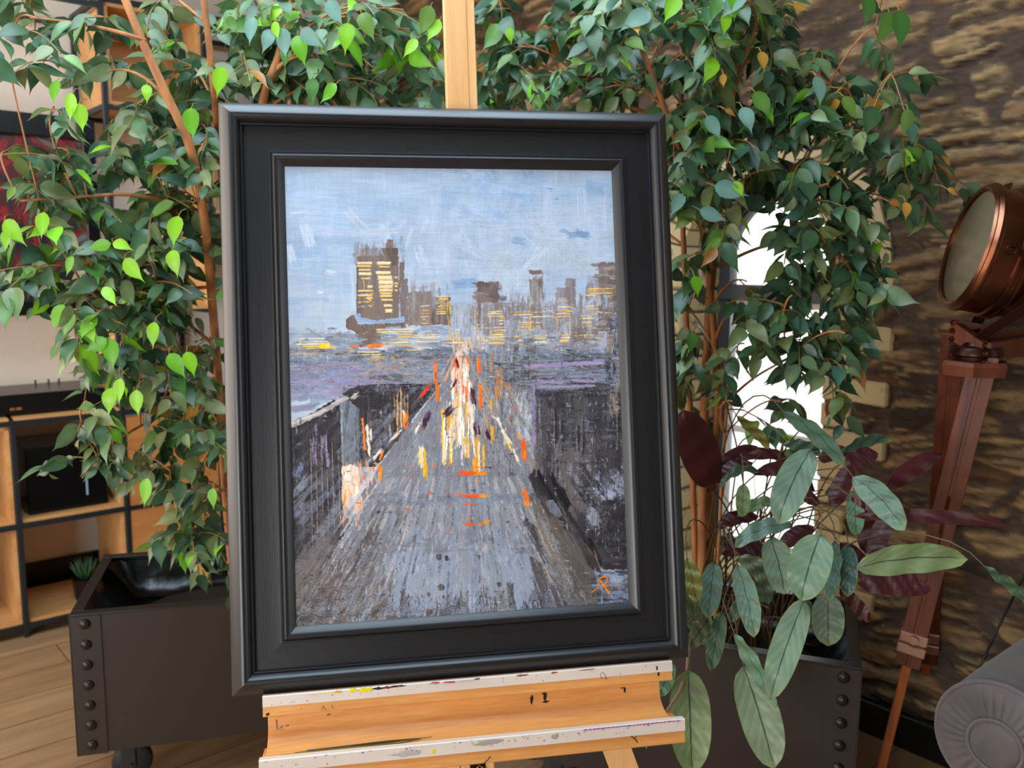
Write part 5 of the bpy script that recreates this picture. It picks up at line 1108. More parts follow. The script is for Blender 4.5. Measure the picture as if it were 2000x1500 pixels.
R_bl = [
    (970, 30, 40, 30, 2.3, 2.7, 5), (970, 160, 60, 35, 2.2, 2.7, 10), (1000, 90, 60, 40, 2.3, 2.8, 7), (1080, 60, 70, 50, 2.2, 2.7, 11), (1060, 180, 90, 30, 2.2, 2.7, 13), (1130, 20, 70, 25, 2.1, 2.5, 7), (1170, 110, 80, 50, 2.1, 2.6, 16), (1190, 180, 90, 35, 2.1, 2.6, 14), (1230, 60, 60, 50, 2.0, 2.4, 12), (1290, 20, 60, 30, 2.0, 2.4, 8), (1290, 150, 60, 60, 2.1, 2.5, 13),
    (1380, 40, 60, 40, 1.95, 2.4, 11, .15), (1440, 30, 60, 40, 1.95, 2.3, 10, .12), (1370, 150, 70, 50, 2.05, 2.5, 14), (1460, 110, 60, 50, 2.1, 2.5, 11), (1340, 250, 50, 60, 2.05, 2.5, 12), (1420, 230, 60, 40, 2.0, 2.4, 12), (1360, 340, 50, 40, 2.0, 2.4, 11), (1430, 300, 50, 40, 1.95, 2.3, 12), (1500, 240, 60, 50, 2.15, 2.5, 12), (1400, 375, 40, 30, 1.95, 2.2, 5), (1340, 420, 40, 40, 2.1, 2.4, 6),
    (1520, 40, 60, 40, 2.15, 2.5, 9), (1570, 110, 60, 40, 2.15, 2.45, 9), (1550, 190, 70, 40, 2.15, 2.45, 12), (1500, 330, 60, 40, 2.15, 2.4, 10), (1590, 250, 60, 50, 2.1, 2.4, 13), (1570, 350, 60, 40, 2.1, 2.35, 12), (1640, 200, 60, 50, 2.1, 2.35, 10), (1680, 290, 60, 50, 2.1, 2.35, 10), (1650, 380, 60, 50, 2.1, 2.35, 12), (1750, 200, 50, 60, 2.1, 2.3, 8), (1780, 290, 50, 50, 2.05, 2.3, 8), (1720, 50, 50, 40, 2.1, 2.3, 4), (1720, 380, 50, 50, 2.1, 2.3, 8), (1800, 360, 30, 40, 2.1, 2.2, 3),
    (1560, 470, 45, 40, 2.1, 2.35, 11), (1630, 460, 50, 50, 2.1, 2.35, 11), (1700, 470, 40, 50, 2.1, 2.3, 7), (1560, 550, 60, 40, 2.1, 2.35, 13), (1640, 560, 60, 50, 2.05, 2.3, 11), (1710, 570, 50, 30, 2.05, 2.3, 5), (1520, 600, 40, 30, 2.1, 2.3, 6), (1580, 640, 70, 40, 2.1, 2.3, 13), (1510, 690, 40, 25, 2.1, 2.25, 4), (1580, 710, 60, 40, 2.05, 2.25, 11), (1660, 690, 50, 30, 2.0, 2.2, 6), (1640, 760, 30, 30, 2.05, 2.2, 4),
    (1350, 500, 30, 40, 2.0, 2.3, 5), (1410, 450, 20, 30, 1.98, 2.2, 2), (1450, 570, 30, 20, 2.0, 2.2, 2), (1345, 600, 30, 50, 2.05, 2.4, 7), (1345, 720, 30, 60, 2.05, 2.4, 9), (1440, 620, 20, 20, 2.0, 2.2, 2), (1350, 830, 30, 60, 2.05, 2.4, 6), (1450, 700, 20, 20, 2.1, 2.2, 2), (1470, 820, 30, 20, 2.05, 2.2, 2), (1530, 800, 25, 20, 2.05, 2.2, 2), (1430, 800, 25, 30, 2.05, 2.2, 2), (1880, 380, 40, 10, 2.25, 2.35, 2),
    (1250, 300, 60, 80, 2.3, 2.7, 6), (1100, 350, 120, 100, 2.4, 2.8, 6),
]
tr_fig, tp2 = fig('fig_tree', 'weeping fig tree with orange-brown trunks in front of the arched window and stone wall', R_tr, R_bl, .02, .071, 77)
young_leaves(tr_fig, [(1417, 47, 95, 44, 0), (1434, 12, 85, 54, 0), (1311, 18, 120, 60, 0), (996, 70, 80, 34, 0), (1396, 18, 110, 50, 1), (1661, 210, 60, 50, 1), (1130, 120, 10, 30, 1), (1345, 375, 30, 36, 1), (1443, 370, 60, 36, 0), (1727, 55, 110, 66, 1), (1760, 58, 88, 76, 1), (1770, 240, 100, 56, 1), (1695, 20, 95, 60, 1), (1490, 205, 60, 60, 1), (1360, 560, 80, 44, 0), (1350, 670, 100, 44, 1), (1565, 15, 20, 30, 2), (1490, 120, 80, 40, 2), (1770, 412, 90, 36, 2), (1750, 398, 20, 28, 2), (1862, 375, 30, 26, 2), (1428, 220, 30, 26, 2), (1413, 158, 90, 28, 2), (1322, 400, 120, 50, 3), (1395, 420, 20, 58, 3), (1430, 372, 15, 70, 3), (1600, 178, 80, 60, 3), (1395, 250, 60, 54, 3), (1460, 235, 70, 56, 3), (1240, 40, 150, 70, 3), (1430, 8, 130, 70, 3)], 1.95)

# ------------------------------------------------------------------ long-leaved foliage plant in the right planter
M_ctop, nt, N, L, Pn = new_mat('pale_banded_leaf')
uv = N.new('ShaderNodeUVMap'); uv.uv_map = 'UVMap'; sx = N.new('ShaderNodeSeparateXYZ'); L.new(uv.outputs[0], sx.inputs[0])
def mth(op, a, b=None, c=None):
    m = N.new('ShaderNodeMath'); m.operation = op
    for i, v in enumerate((a, b, c)):
        if v is None: continue
        if isinstance(v, (int, float)): m.inputs[i].default_value = v
        else: L.new(v, m.inputs[i])
    return m.outputs[0]
av = mth('ABSOLUTE', mth('SUBTRACT', sx.outputs['Y'], .5))                       # 0 at the midrib, .5 at the margin
ph = mth('SUBTRACT', mth('MULTIPLY', sx.outputs['X'], 6.5), mth('MULTIPLY', av, 4.2))
fr_ = mth('ABSOLUTE', mth('SUBTRACT', mth('FRACT', ph), .5))
vein = mth('MULTIPLY', mth('LESS_THAN', fr_, .022), .32)
mid = mth('LESS_THAN', av, .022)
nv = N.new('ShaderNodeTexNoise'); nv.inputs['Scale'].default_value = 14; nv.inputs['Detail'].default_value = 4; tcx = N.new('ShaderNodeTexCoord'); L.new(tcx.outputs['Object'], nv.inputs['Vector'])
at = N.new('ShaderNodeAttribute'); at.attribute_name = 'col'
dk = N.new('ShaderNodeMix'); dk.data_type = 'RGBA'; L.new(mth('MAXIMUM', vein, mth('MULTIPLY', mid, .9)), dk.inputs['Factor'])
L.new(at.outputs['Color'], dk.inputs['A']); dk.inputs['B'].default_value = (*lin('24402C'), 1)
ed = N.new('ShaderNodeMix'); ed.data_type = 'RGBA'; L.new(mth('MULTIPLY', mth('GREATER_THAN', av, .455), .6), ed.inputs['Factor']); L.new(dk.outputs['Result'], ed.inputs['A']); ed.inputs['B'].default_value = (*lin('6F8A4A'), 1)
mr = N.new('ShaderNodeMapRange'); mr.inputs['From Min'].default_value = .3; mr.inputs['From Max'].default_value = .7; mr.inputs['To Min'].default_value = .85; mr.inputs['To Max'].default_value = 1.12; L.new(nv.outputs['Fac'], mr.inputs['Value'])
vs_ = N.new('ShaderNodeVectorMath'); vs_.operation = 'SCALE'; L.new(ed.outputs['Result'], vs_.inputs[0]); L.new(mr.outputs[0], vs_.inputs['Scale'])
L.new(vs_.outputs[0], Pn.inputs['Base Color']); Pn.inputs['Roughness'].default_value = .42
bmp = N.new('ShaderNodeBump'); bmp.inputs['Strength'].default_value = .3; bmp.inputs['Distance'].default_value = .003; L.new(fr_, bmp.inputs['Height']); L.new(bmp.outputs[0], Pn.inputs['Normal'])
M_cund = mat('maroon_leaf_underside', '451316', .42, var=.25, scale=12)
M_stem = mat('plant_stalk', '5A4A2A', .6, var=.3)
def big_leaf(root, b, t, wpx, Yb, Yt, tone='7FA48A', face=1, roll=0, sag=.10, lab=None, fold=.12):
    B_ = aty(b[0], b[1], Yb); T_ = aty(t[0], t[1], Yt); d = T_ - B_; L_ = d.length; dn = d.normalized()
    W_ = wpx / FPX * (Yb + Yt) / 2
    tov = (CAM - (B_ + T_) / 2).normalized(); s = dn.cross(tov).normalized(); n = s.cross(dn).normalized()
    if roll: R_ = Matrix.Rotation(math.radians(roll), 3, dn); s = R_ @ s; n = R_ @ n
    if face < 0: s = -s; n = -n
    K = 14; prof = lambda t: 1.1 * max(0, 1 - abs(2 * t ** .94 - 1) ** 2.5) ** .62
    vs = []; uvv = []; us = [-1, -.6, -.25, 0, .25, .6, 1]
    sagv = Vector((0, 0, 1)) - dn * dn.z
    for i in range(K + 1):
        t_ = i / K; w = W_ / 2 * max(.03, prof(t_)) * (1 if t_ < .93 else .8); c = B_ + d * t_ + sagv * (sag * L_ * 4 * t_ * (1 - t_))
        for u in us:
            vs.append(c + s * (w * u) - n * (fold * W_ * (1 - abs(u)) * .5) + n * (.004 * math.sin(t_ * 20 + u * 2))); uvv.append((t_, .5 + u / 2))
    m = len(us); n0 = len(vs); th = n * -.0009
    full = vs + [v + th for v in vs]; fs = []; mi = []
    for i in range(K):
        for j in range(m - 1):
            a = i * m + j; q = (a, a + 1, a + m + 1, a + m)
            fs.append(q); mi.append(0); fs.append(tuple(x + n0 for x in (q[0], q[3], q[2], q[1]))); mi.append(1)
    me = bpy.data.meshes.new('leaf'); me.from_pydata([tuple(v) for v in full], [], fs)
    me.materials.append(M_ctop); me.materials.append(M_cund); me.polygons.foreach_set('material_index', mi); me.polygons.foreach_set('use_smooth', [True] * len(fs))
    ul = me.uv_layers.new(name='UVMap'); uu = uvv + uvv; ul.data.foreach_set('uv', np.array([uu[i] for f in fs for i in f], np.float32).ravel())
    ca = me.color_attributes.new('col', 'FLOAT_COLOR', 'POINT'); c0 = np.array(lin(tone)) * np.array((.70, .66, .62)); yt_ = np.array(lin('9A9A4A'))
    ca.data.foreach_set('color', np.array([(*(c0 * (1 - max(0, t_ - .88) * 4) + yt_ * max(0, t_ - .88) * 4), 1) for (t_, u) in uu], np.float32).ravel()); me.update()
    o = bpy.data.objects.new('leaf', me); COL.objects.link(o); o.parent = root
    if lab: o['label'] = lab
    return B_
cp = thing('foliage_plant', 'prayer plant with long pale green, maroon-backed leaves spilling over the right planter', 'plant', loc=(0, 0, 0))
st = MB(); random.seed(9)
CL = [
    ((1585, 877), (1519, 1024), 60, 1.85, 1.78, '7D9F8B', 1, 0, .12), ((1531, 805), (1650, 910), 36, 1.80, 1.85, '6E9A88', 1, 35, .06), ((1641, 886), (1741, 860), 26, 1.95, 1.98, '4E7A66', 1, 45, .1),
    ((1666, 931), (1767, 1036), 50, 1.88, 1.80, '769E8C', 1, 15, .08), ((1603, 1043), (1564, 1173), 74, 1.74, 1.68, '7FA083', 1, 0, .12), ((1548, 1024), (1435, 1068), 36, 1.85, 1.80, '6E9080', 1, 30, .12, None),
    ((1505, 1050), (1533, 1161), 56, 1.82, 1.78, '82A088', 1, -10, .1), ((1572, 1169), (1503, 1367), 56, 1.72, 1.62, '84A184', 1, 0, .06), ((1435, 1239), (1515, 1383), 36, 1.75, 1.68, '6F9A80', 1, 40, .04),
    ((1452, 1300), (1512, 1502), 76, 1.74, 1.66, '8FA886', 1, 0, .05), ((1344, 1307), (1351, 1512), 78, 1.68, 1.62, '8DAA74', 1, 0, .05), ((1396, 1097), (1382, 1208), 40, 1.85, 1.80, '6B9080', 1, 0, .1),
    ((1440, 1103), (1473, 1245), 42, 1.80, 1.74, '6F9682', 1, 10, .1), ((1443, 1087), (1517, 1152), 38, 1.90, 1.86, '739078', 1, 20, .1), ((1631, 1057), (1620, 1174), 34, 1.82, 1.77, '3E6B5C', 1, 30, .06),
    ((1657, 1064), (1655, 1166), 34, 1.84, 1.80, '3C6A5E', 1, 0, .08), ((1617, 1159), (1617, 1262), 58, 1.86, 1.82, '7C9478', 1, 0, .06), ((1672, 1110), (1890, 1092), 56, 1.80, 1.78, '8FAA78', 1, 15, .05, None, .1),
    ((1925, 1108), (2022, 1190), 26, 1.72, 1.70, '4A6A50', 1, 40, .05), ((1342, 1090), (1360, 1176), 34, 1.80, 1.76, 'A3A85A', 1, 0, .06), ((1343, 1270), (1389, 1205), 30, 1.85, 1.85, '7C9478', 1, 20, .04), ((1410, 1195), (1388, 1310), 32, 1.86, 1.82, '5E8468', 1, 0, .05),
    ((1669, 1008), (1967, 1024), 26, 1.90, 1.80, '4A6A50', -1, 10, .03), ((1662, 970), (1735, 1003), 28, 1.92, 1.88, '4A6A50', -1, 0, .05), ((1675, 1140), (1818, 1152), 44, 1.86, 1.84, '4A6A50', -1, 0, .05), ((1732, 955), (1839, 886), 34, 1.95, 1.98, '4A6A50', -1, 10, .06),
    ((1650, 915), (1713, 884), 38, 1.98, 2.0, '4A6A50', -1, 0, .1), ((1625, 990), (1665, 905), 34, 1.98, 2.0, '4A6A50', -1, 0, .04), ((1390, 955), (1333, 800), 70, 2.0, 1.98, '4A6A50', -1, 0, .04), ((1395, 920), (1480, 872), 22, 2.02, 2.05, '3A4A34', -1, 0, .1),
    ((1500, 930), (1405, 950), 22, 2.0, 1.98, '3E5A44', 1, 50, .25), ((1524, 978), (1440, 1008), 24, 1.96, 1.9, '7C9A70', 1, 30, .1), ((1500, 1075), (1410, 1082), 30, 1.95, 1.92, '4A6A50', -1, 10, .1), ((1440, 814), (1502, 876), 22, 2.0, 2.0, '8A8A3A', 1, 30, .06),
    ((1530, 868), (1604, 888), 24, 1.98, 1.98, '55806A', 1, 30, .1), ((1668, 958), (1672, 1046), 32, 1.98, 1.96, '73A080', 1, 0, .05), ((1470, 905), (1380, 960), 30, 2.02, 2.0, '4A6A50', -1, 20, .15), ((1600, 985), (1530, 960), 28, 2.0, 2.0, '4A6A50', -1, 20, .12),
    ((1360, 1240), (1345, 1150), 32, 1.95, 1.95, '6E8A68', 1, 0, .05), ((1690, 1080), (1700, 960), 36, 2.0, 2.0, '4A6A50', -1, 0, .05), ((1740, 1000), (1700, 1090), 34, 1.98, 1.95, '4A6A50', -1, 10, .05), ((1500, 1180), (1480, 1120), 30, 1.95, 1.95, '5F8068', 1, 0, .05),
    ((1590, 1225), (1560, 1160), 26, 1.95, 1.95, '4F705A', 1, 20, .05), ((1452, 945), (1450, 1010), 26, 1.9, 1.88, '7C9A60', 1, 0, .05), ((1470, 1150), (1425, 1215), 26, 1.92, 1.9, '4E6E56', 1, 10, .05), ((1640, 1150), (1700, 1215), 26, 1.95, 1.92, '4A6A50', -1, 10, .05),
    ((1590, 960), (1470, 925), 30, 2.02, 2.0, '4A6A50', -1, 10, .2), ((1560, 920), (1430, 905), 24, 2.05, 2.03, '4A6A50', -1, 30, .2), ((1590, 1030), (1520, 1075), 30, 2.0, 1.98, '4A6A50', -1, 10, .1), ((1480, 1010), (1400, 1030), 28, 2.02, 2.0, '4A6A50', -1, 20, .12), ((1640, 1060), (1700, 1130), 34, 2.0, 1.98, '4A6A50', -1, 0, .06), ((1600, 900), (1660, 880), 26, 2.02, 2.02, '4A6A50', -1, 0, .1),
    ((1310, 1290), (1290, 1360), 34, 1.84, 1.8, '5E8A60', 1, 0, .05), ((1352, 1215), (1400, 1270), 32, 1.92, 1.9, '6E8E70', 1, 10, .05),
]
for c in CL:
    b, t, wpx, Yb, Yt, tone, face, roll, sag = c[:9]
    red = face < 0
    Bp = big_leaf(cp, b, t, wpx, Yb, Yt, tone, face, roll, sag, 'maroon underside of a leaf' if red else None)
    g0 = Vector((random.uniform(.50, .74), random.uniform(2.18, 2.32), .46)); dd = (aty(t[0], t[1], Yt) - Bp).normalized()
    p1 = g0 + Vector((0, 0, max(.05, (Bp.z - g0.z) * .75 + .05))); p2 = Bp - dd * .12 + Vector((0, .02, .05))
    pts = []
    for i in range(13):
        q = i / 12; pts.append(g0 * (1 - q) ** 3 + p1 * 3 * q * (1 - q) ** 2 + p2 * 3 * q * q * (1 - q) + Bp * q ** 3)
    st.tube(pts, [.0026 - .0014 * i / 12 for i in range(13)], 6, cap=False)
st.build('stalks', M_stem, cp, True)
# dry stalk hanging beside the easel
dr = MB(); dr.tube([aty(1345, 1270, 1.75), aty(1342, 1310, 1.7), aty(1328, 1350, 1.66), aty(1305, 1385, 1.64), aty(1280, 1420, 1.62), aty(1262, 1462, 1.62)], [.005, .004, .0036, .003, .002, .0012], 6)
dr.build('dry_stalk', mat('dry_stalk', '8A6A58', .8, var=.25), cp, True)
# fine dry tangle of old stalks in the planter
tg = MB()
for _ in range(20):
    a = Vector((random.uniform(.30, .76), random.uniform(2.15, 2.45), .46)); e = a + Vector((random.gauss(0, .14), random.gauss(-.08, .10), random.uniform(.15, .5)))
    tg.tube(bez(a, (a + e) / 2 + Vector((random.gauss(0, .04), 0, .06)), e, 6), .0011, 4, cap=False)
tg.build('dry_tangle', M_twig, cp)['kind'] = 'stuff'


# ------------------------------------------------------------------ tripod searchlight
hc = aty(1893, 482, 2.10); vd = (hc - CAM).normalized()
r_ = (RT - vd * RT.dot(vd)).normalized(); u_ = r_.cross(vd).normalized()
hn = (( r_ * -.969 + u_ * .246).normalized() * .955 - vd * .295).normalized()       # where the lens looks
hx = hn.cross(Vector((0, 0, 1))).normalized(); hu = hx.cross(hn).normalized()
HM = Matrix.Identity(4)
for i in range(3): HM[i][0] = hx[i]; HM[i][1] = hu[i]; HM[i][2] = hn[i]; HM[i][3] = hc[i]
ft = [atz(1704, 1570, 0), atz(1800, 1425, 0)]
tl = thing('floor_lamp', 'copper searchlight floor lamp on a mahogany tripod by the stone wall', 'lamp', loc=tuple(ft[0]))
def lw(mb, name, m, smooth=True, ang=35, par=None):
    o = mb.build(name, m, None, smooth, ang); o.parent = par or tl
    if par is None: o.matrix_parent_inverse = Matrix.Translation(ft[0]).inverted()
    return o
Rr = .150
hd = MB(); hd.lathe([(Rr * .93, .0), (Rr * .97, .004), (Rr, .0), (Rr * 1.03, -.006), (Rr * 1.03, -.012), (Rr, -.016), (Rr * .985, -.055), (Rr * .985, -.060), (Rr * 1.03, -.063), (Rr * 1.03, -.070), (Rr * 1.0, -.073), (Rr * 1.0, -.080), (Rr * 1.03, -.083), (Rr * 1.03, -.088), (Rr * .97, -.094), (Rr * .94, -.12), (Rr * .86, -.155), (Rr * .72, -.185), (Rr * .52, -.208), (Rr * .28, -.22), (.0005, -.224)], HM, 64)
lw(hd, 'lamp_housing', M_copper)
rn = MB(); rn.lathe([(Rr * .90, -.006), (Rr * .905, .006), (Rr * .95, .009), (Rr * .985, .004), (Rr * .99, -.004)], HM, 64); lw(rn, 'lens_rim', M_copper)
gm, nt, N, L, Pn = new_mat('ribbed_lens_glass'); Pn.inputs['Base Color'].default_value = (*lin('9A8C72'), 1); Pn.inputs['Roughness'].default_value = .12; Pn.inputs['Transmission Weight'].default_value = .55; Pn.inputs['IOR'].default_value = 1.35
tc = N.new('ShaderNodeTexCoord'); wv = N.new('ShaderNodeTexWave'); wv.inputs['Scale'].default_value = 60; wv.bands_direction = 'X'; L.new(tc.outputs['Object'], wv.inputs['Vector'])
b_ = N.new('ShaderNodeBump'); b_.inputs['Strength'].default_value = .5; b_.inputs['Distance'].default_value = .002; L.new(wv.outputs['Fac'], b_.inputs['Height']); L.new(b_.outputs[0], Pn.inputs['Normal'])
gl_ = MB(); gl_.lathe([(Rr * .91, -.001), (Rr * .8, .003), (Rr * .5, .008), (Rr * .25, .010), (.0005, .011)], Matrix.Identity(4), 48)
lg_ = gl_.build('lens', gm, None, True); lg_.matrix_world = HM; lg_.parent = tl; lg_.matrix_parent_inverse = Matrix.Translation(ft[0]).inverted()
rf = MB(); rf.lathe([(Rr * .9, -.012), (Rr * .7, -.06), (Rr * .45, -.10), (Rr * .2, -.125), (.0005, -.13)], HM, 40); lw(rf, 'reflector', mat('dull_reflector', '8E8A78', .25, metal=.9, var=.1))
bb_ = MB(); bb_.lathe([(.0005, -.02), (.018, -.03), (.026, -.055), (.02, -.08), (.012, -.10), (.012, -.12)], HM, 20); lw(bb_, 'bulb', mat('pearl_bulb', 'D9D2C0', .2, var=.03))
cl = MB(); lc = HM @ Vector((0, Rr * 1.03, -.045)); 
for dz in (-.012, .012): cl.tube([HM @ Vector((dz, Rr * .98, -.04)), HM @ Vector((dz, Rr * 1.06, -.04))], .004, 8)
cl.tube([HM @ Vector((-.018, Rr * 1.05, -.04)), HM @ Vector((.018, Rr * 1.05, -.04))], .0035, 8); lw(cl, 'latch', M_copper)
# pivots on both sides, the yoke strap and its swivel
side = hx if (hx.dot(-vd) > 0) else -hx
pk = HM @ Vector((0, 0, -.115)); M_strap = mat('dark_copper_strap', '4A2A1E', .4, metal=.7, var=.2)
base = aty(1908, 668, 2.10)
yk = MB()
def strap(mb, pts, w, th):
    # flat bar: width along the lamp axis
    vs = []
    for i, p in enumerate(pts):
        t = (pts[min(i + 1, len(pts) - 1)] - pts[max(i - 1, 0)]).normalized(); a = (hn - t * hn.dot(t)).normalized(); b2 = t.cross(a)
        vs += [p - a * w - b2 * th, p + a * w - b2 * th, p + a * w + b2 * th, p - a * w + b2 * th]
    fs = [(0, 1, 2, 3), tuple(len(vs) - 4 + k for k in (3, 2, 1, 0))]
    for i in range(len(pts) - 1):
        for k in range(4): a = 4 * i; fs.append((a + k, a + (k + 1) % 4, a + 4 + (k + 1) % 4, a + 4 + k))
    mb.add(vs, fs)
for sg in (1, -1):
    sv = side * sg; top_ = pk + sv * (Rr * 1.06)
    strap(yk, [top_ + Vector((0, 0, .012)), top_ + Vector((0, 0, -.03)), top_ + Vector((0, 0, -.085)), base + sv * .035 + Vector((0, 0, .02)), base + sv * .01 + Vector((0, 0, .004))], .013, .0022)
lw(yk, 'yoke', M_strap, False)
pv = MB()
for sg in (1, -1):
    sv = side * sg; q = pk + sv * (Rr * .90); pv.tube([q, q + sv * .022], .030, 24); pv.tube([q + sv * .02, q + sv * .045], .010, 16); pv.tube([q + sv * .034, q + sv * .044], .015, 6)
lw(pv, 'pivot', M_copper_d)
ey = MB(); q = HM @ Vector((0, 0, -.04)) + side * Rr; ey.tube([q + hn * (.010 * math.cos(a)) + hu * (.010 * math.sin(a)) + side * .002 for a in np.linspace(0, 6.28, 13)], .0022, 6); lw(ey, 'ring_bolt', M_copper)
sw = MB(); sw.lathe([(0, .03), (.03, .03), (.034, .022), (.055, .018), (.060, .006), (.060, .0), (.052, -.004), (.050, -.016), (.0, -.016)], Matrix.Translation(base - Vector((0, 0, .03))), 36)
lw(sw, 'swivel_plate', M_copper_d)
pl = MB(); hp = base - Vector((0, 0, .052)); tri = []
for k in range(3):
    a = math.radians(200 + 120 * k); tri.append(hp + Vector((math.cos(a), math.sin(a), 0)) * .09)
# wooden head: a block under the swivel and a long bar to each leg
leg_top = [aty(1925, 690, 2.06), aty(1862, 645, 2.14), aty(2040, 670, 2.20)]
feet = [ft[0], ft[1], Vector((1.72, 2.22, 0))]
feet[2] = rw(2.50, .60, 0)
for a, b in ((0, 1), (1, 2), (2, 0)):
    pa, pb = leg_top[a], leg_top[b]; d = (pb - pa).normalized(); up_ = Vector((0, 0, 1)); n_ = d.cross(up_).normalized()
    vs = [pa + n_ * s * .012 + up_ * t for s in (-1, 1) for t in (-.02, .025)] + [pb + n_ * s * .012 + up_ * t for s in (-1, 1) for t in (-.02, .025)]
    pl.add(vs, [(0, 1, 3, 2), (4, 6, 7, 5), (0, 4, 5, 1), (2, 3, 7, 6), (1, 5, 7, 3), (0, 2, 6, 4)])
pl.lathe([(0, .0), (.075, .0), (.08, -.01), (.075, -.035), (.0, -.035)], Matrix.Translation(base - Vector((0, 0, .045))), 6)
lw(pl, 'tripod_head', M_maho, False)
hb = MB()
for p in leg_top[:2]:
    for k in range(3): hb.lathe([(.0005, -.016), (.005, -.015), (.007, -.011), (.007, -.009)], Matrix.Translation(p + Vector((-.01, -.004, .02 - k * .02))) @ Matrix.Rotation(math.pi / 2, 4, 'X').inverted(), 10)
lw(hb, 'hinge_studs', M_copper)['kind'] = 'stuff'
for i, (p, f) in enumerate(zip(leg_top, feet)):
    d = (f - p); Lg = d.length; dn = d.normalized(); tov = (CAM - p); s = dn.cross(tov).normalized(); n_ = s.cross(dn).normalized()
    LM = Matrix.Identity(4)
    for k in range(3): LM[k][0] = s[k]; LM[k][1] = n_[k]; LM[k][2] = -dn[k]; LM[k][3] = p[k]
    w1 = MB(); cut = .665 * Lg if i == 0 else .80 * Lg; hw = .031 if i == 0 else .026
    split = cut * .985
    for sg in (-1, 1): w1.box(min(sg * hw, sg * .004), max(sg * hw, sg * .004), -.011, .011, -split, -.005, bev=.0015, M=LM)
    w1.box(-.005, .005, -.010, .009, -.42 * cut, -.02, M=LM); w1.box(-.005, .005, -.010, .009, -split, -.62 * cut, M=LM)
    leg = lw(w1, 'leg', M_maho, False)
    w2 = MB(); w2.box(-.012, .012, -.008, .008, -(Lg - .012), -cut * .9, bev=.002, M=LM); o2 = w2.build('leg_extension', M_maho2, None); o2.parent = leg
    w3 = MB(); w3.box(-hw - .004, hw + .004, -.016, .016, -split * .955, -split * .925, bev=.002, M=LM); w3.tube([LM @ Vector((0, .0, -split * .90)), LM @ Vector((0, .024, -split * .90))], .012, 12)
    w3.box(-hw - .003, hw + .003, -.0145, .0145, -split * .918, -split * .885, bev=.002, M=LM)
    o3 = w3.build('leg_clamp', mat('worn_copper_clamp', 'B98D78', .35, metal=.7, var=.15), None); o3.parent = leg
    w4 = MB(); w4.lathe([(0.0005, 0), (.010, .003), (.013, .02), (.012, .03)], Matrix.Translation(f), 12); o4 = w4.build('leg_foot', M_rubber, None, True); o4.parent = leg
cb = MB(); q0 = aty(2030, 1060, 2.25); cb.tube([aty(2060, 900, 2.25), aty(2020, 1085, 2.25), aty(1980, 1165, 2.2), aty(1950, 1225, 2.15), aty(1915, 1300, 2.12), aty(1880, 1400, 2.15), atz(1840, 1470, .01)], .0032, 8)
o = cb.build('power_cord', M_black, None, True); tag(o, 'thin black power cord hanging between the tripod lamp and the sofa arm', 'cord')

# ------------------------------------------------------------------ sofa with a rolled arm
ac = aty(1950, 1452, 1.72); SAr = .128
sf = thing('sofa', 'grey velvet sofa with a pleated rolled arm, at the lower right corner', 'sofa', mw=room_at(ac.dot(E1), ac.dot(E2), 0))
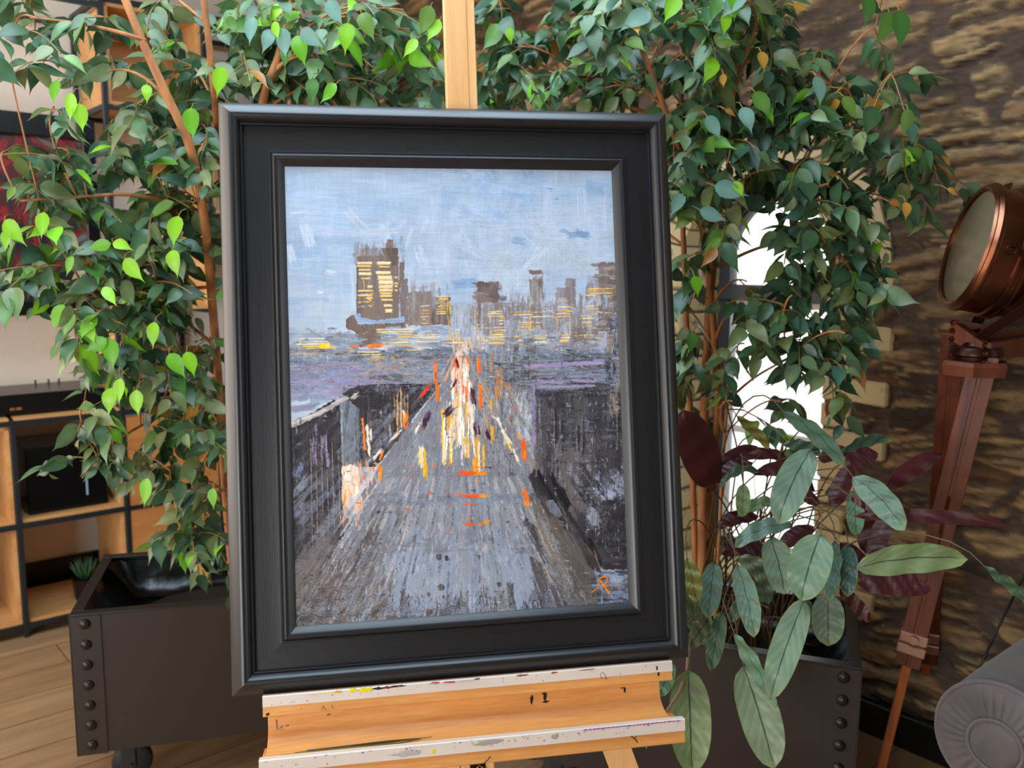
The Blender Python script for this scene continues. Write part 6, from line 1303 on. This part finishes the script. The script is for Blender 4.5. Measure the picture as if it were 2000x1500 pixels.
# local axes: x runs along the arm away from the camera, y to the left of it
zc = ac.z; AL = 2.56 - ac.dot(E1)
ar = MB(); n = 40; prof = []
def armsec(x, r, nn=40):
    return [Vector((x, r * math.cos(a), zc + r * math.sin(a))) for a in np.linspace(0, 2 * math.pi, nn, endpoint=False)]
vs = []; secs = [(0.004, SAr), (.02, SAr + .004), (AL * .3, SAr + .006), (AL * .6, SAr + .004), (AL, SAr)]
for x, r in secs: vs += armsec(x, r)
fs = [(i * n + k, i * n + (k + 1) % n, (i + 1) * n + (k + 1) % n, (i + 1) * n + k) for i in range(len(secs) - 1) for k in range(n)]
ar.add(vs, fs); ar.build('arm_roll', M_velvet, sf, True)
fc = MB(); vs = []; NRg = 26; NA = 180; rr = [SAr * (1 - i / NRg) for i in range(NRg + 1)]
rs = np.random.RandomState(2)
for i, r in enumerate(rr):
    q = r / SAr; bulge = .020 * (1 - q ** 4)
    for k in range(NA):
        a = 2 * math.pi * k / NA; pl_ = 0
        if q > .46:
            env = math.sin(math.pi * min(1, (q - .46) / .54)) ** .7
            pl_ = .0050 * env * (1 - .6 * (q - .46) / .54) * math.sin(31 * a + 1.3 * math.sin(3 * a) + .6 * math.sin(9 * q)) * (.6 + .4 * math.sin(5 * a + 1))
        x = -bulge + pl_
        if .38 < q < .47: x += .008 * math.sin(math.pi * (q - .38) / .09)
        if q <= .42: x -= .006 * (1 - (q / .42) ** 3)
        vs.append((x, r * math.cos(a), zc + r * math.sin(a)))
fs = [(i * NA + k, (i + 1) * NA + k, (i + 1) * NA + (k + 1) % NA, i * NA + (k + 1) % NA) for i in range(NRg) for k in range(NA)]
fc.add(vs, fs); fc.build('arm_front', M_velvet, sf, True)['label'] = 'round pleated velvet front of the arm'
def ringt(r, x, rad):
    m = MB(); pts = [Vector((x, r * math.cos(a), zc + r * math.sin(a))) for a in np.linspace(0, 2 * math.pi, 61)]; m.tube(pts, rad, 8, cap=False); return m
ringt(SAr + .001, .002, .0055).build('piping', M_velvet_d, sf, True); ringt(SAr * .43, -.018, .004).build('piping', M_velvet_d, sf, True)
bd = MB(); bd.box(.012, AL, -.10, .09, .10, zc - .02, bev=.012); bd.build('arm_panel', M_velvet, sf)
se = MB(); se.box(.0, AL - .02, -1.5, -.10, .12, .36, bev=.02); se.build('seat_base', M_velvet, sf)
cu = MB(); cu.box(-.01, AL - .20, -.85, -.13, .36, .50, bev=.03); cu.build('seat_cushion', M_velvet, sf)
ba = MB(); ba.box(AL - .26, AL, -1.5, -.02, .30, .78, bev=.05); ba.build('backrest', M_velvet, sf)
for y in (.03, -1.4):
    for x in (.06, AL - .08):
        lgm = MB(); lgm.lathe([(.015, 0), (.024, .10), (.026, .12), (0, .12)], Matrix.Translation((x, y, 0)), 16); lgm.build('foot', M_black, sf, True)
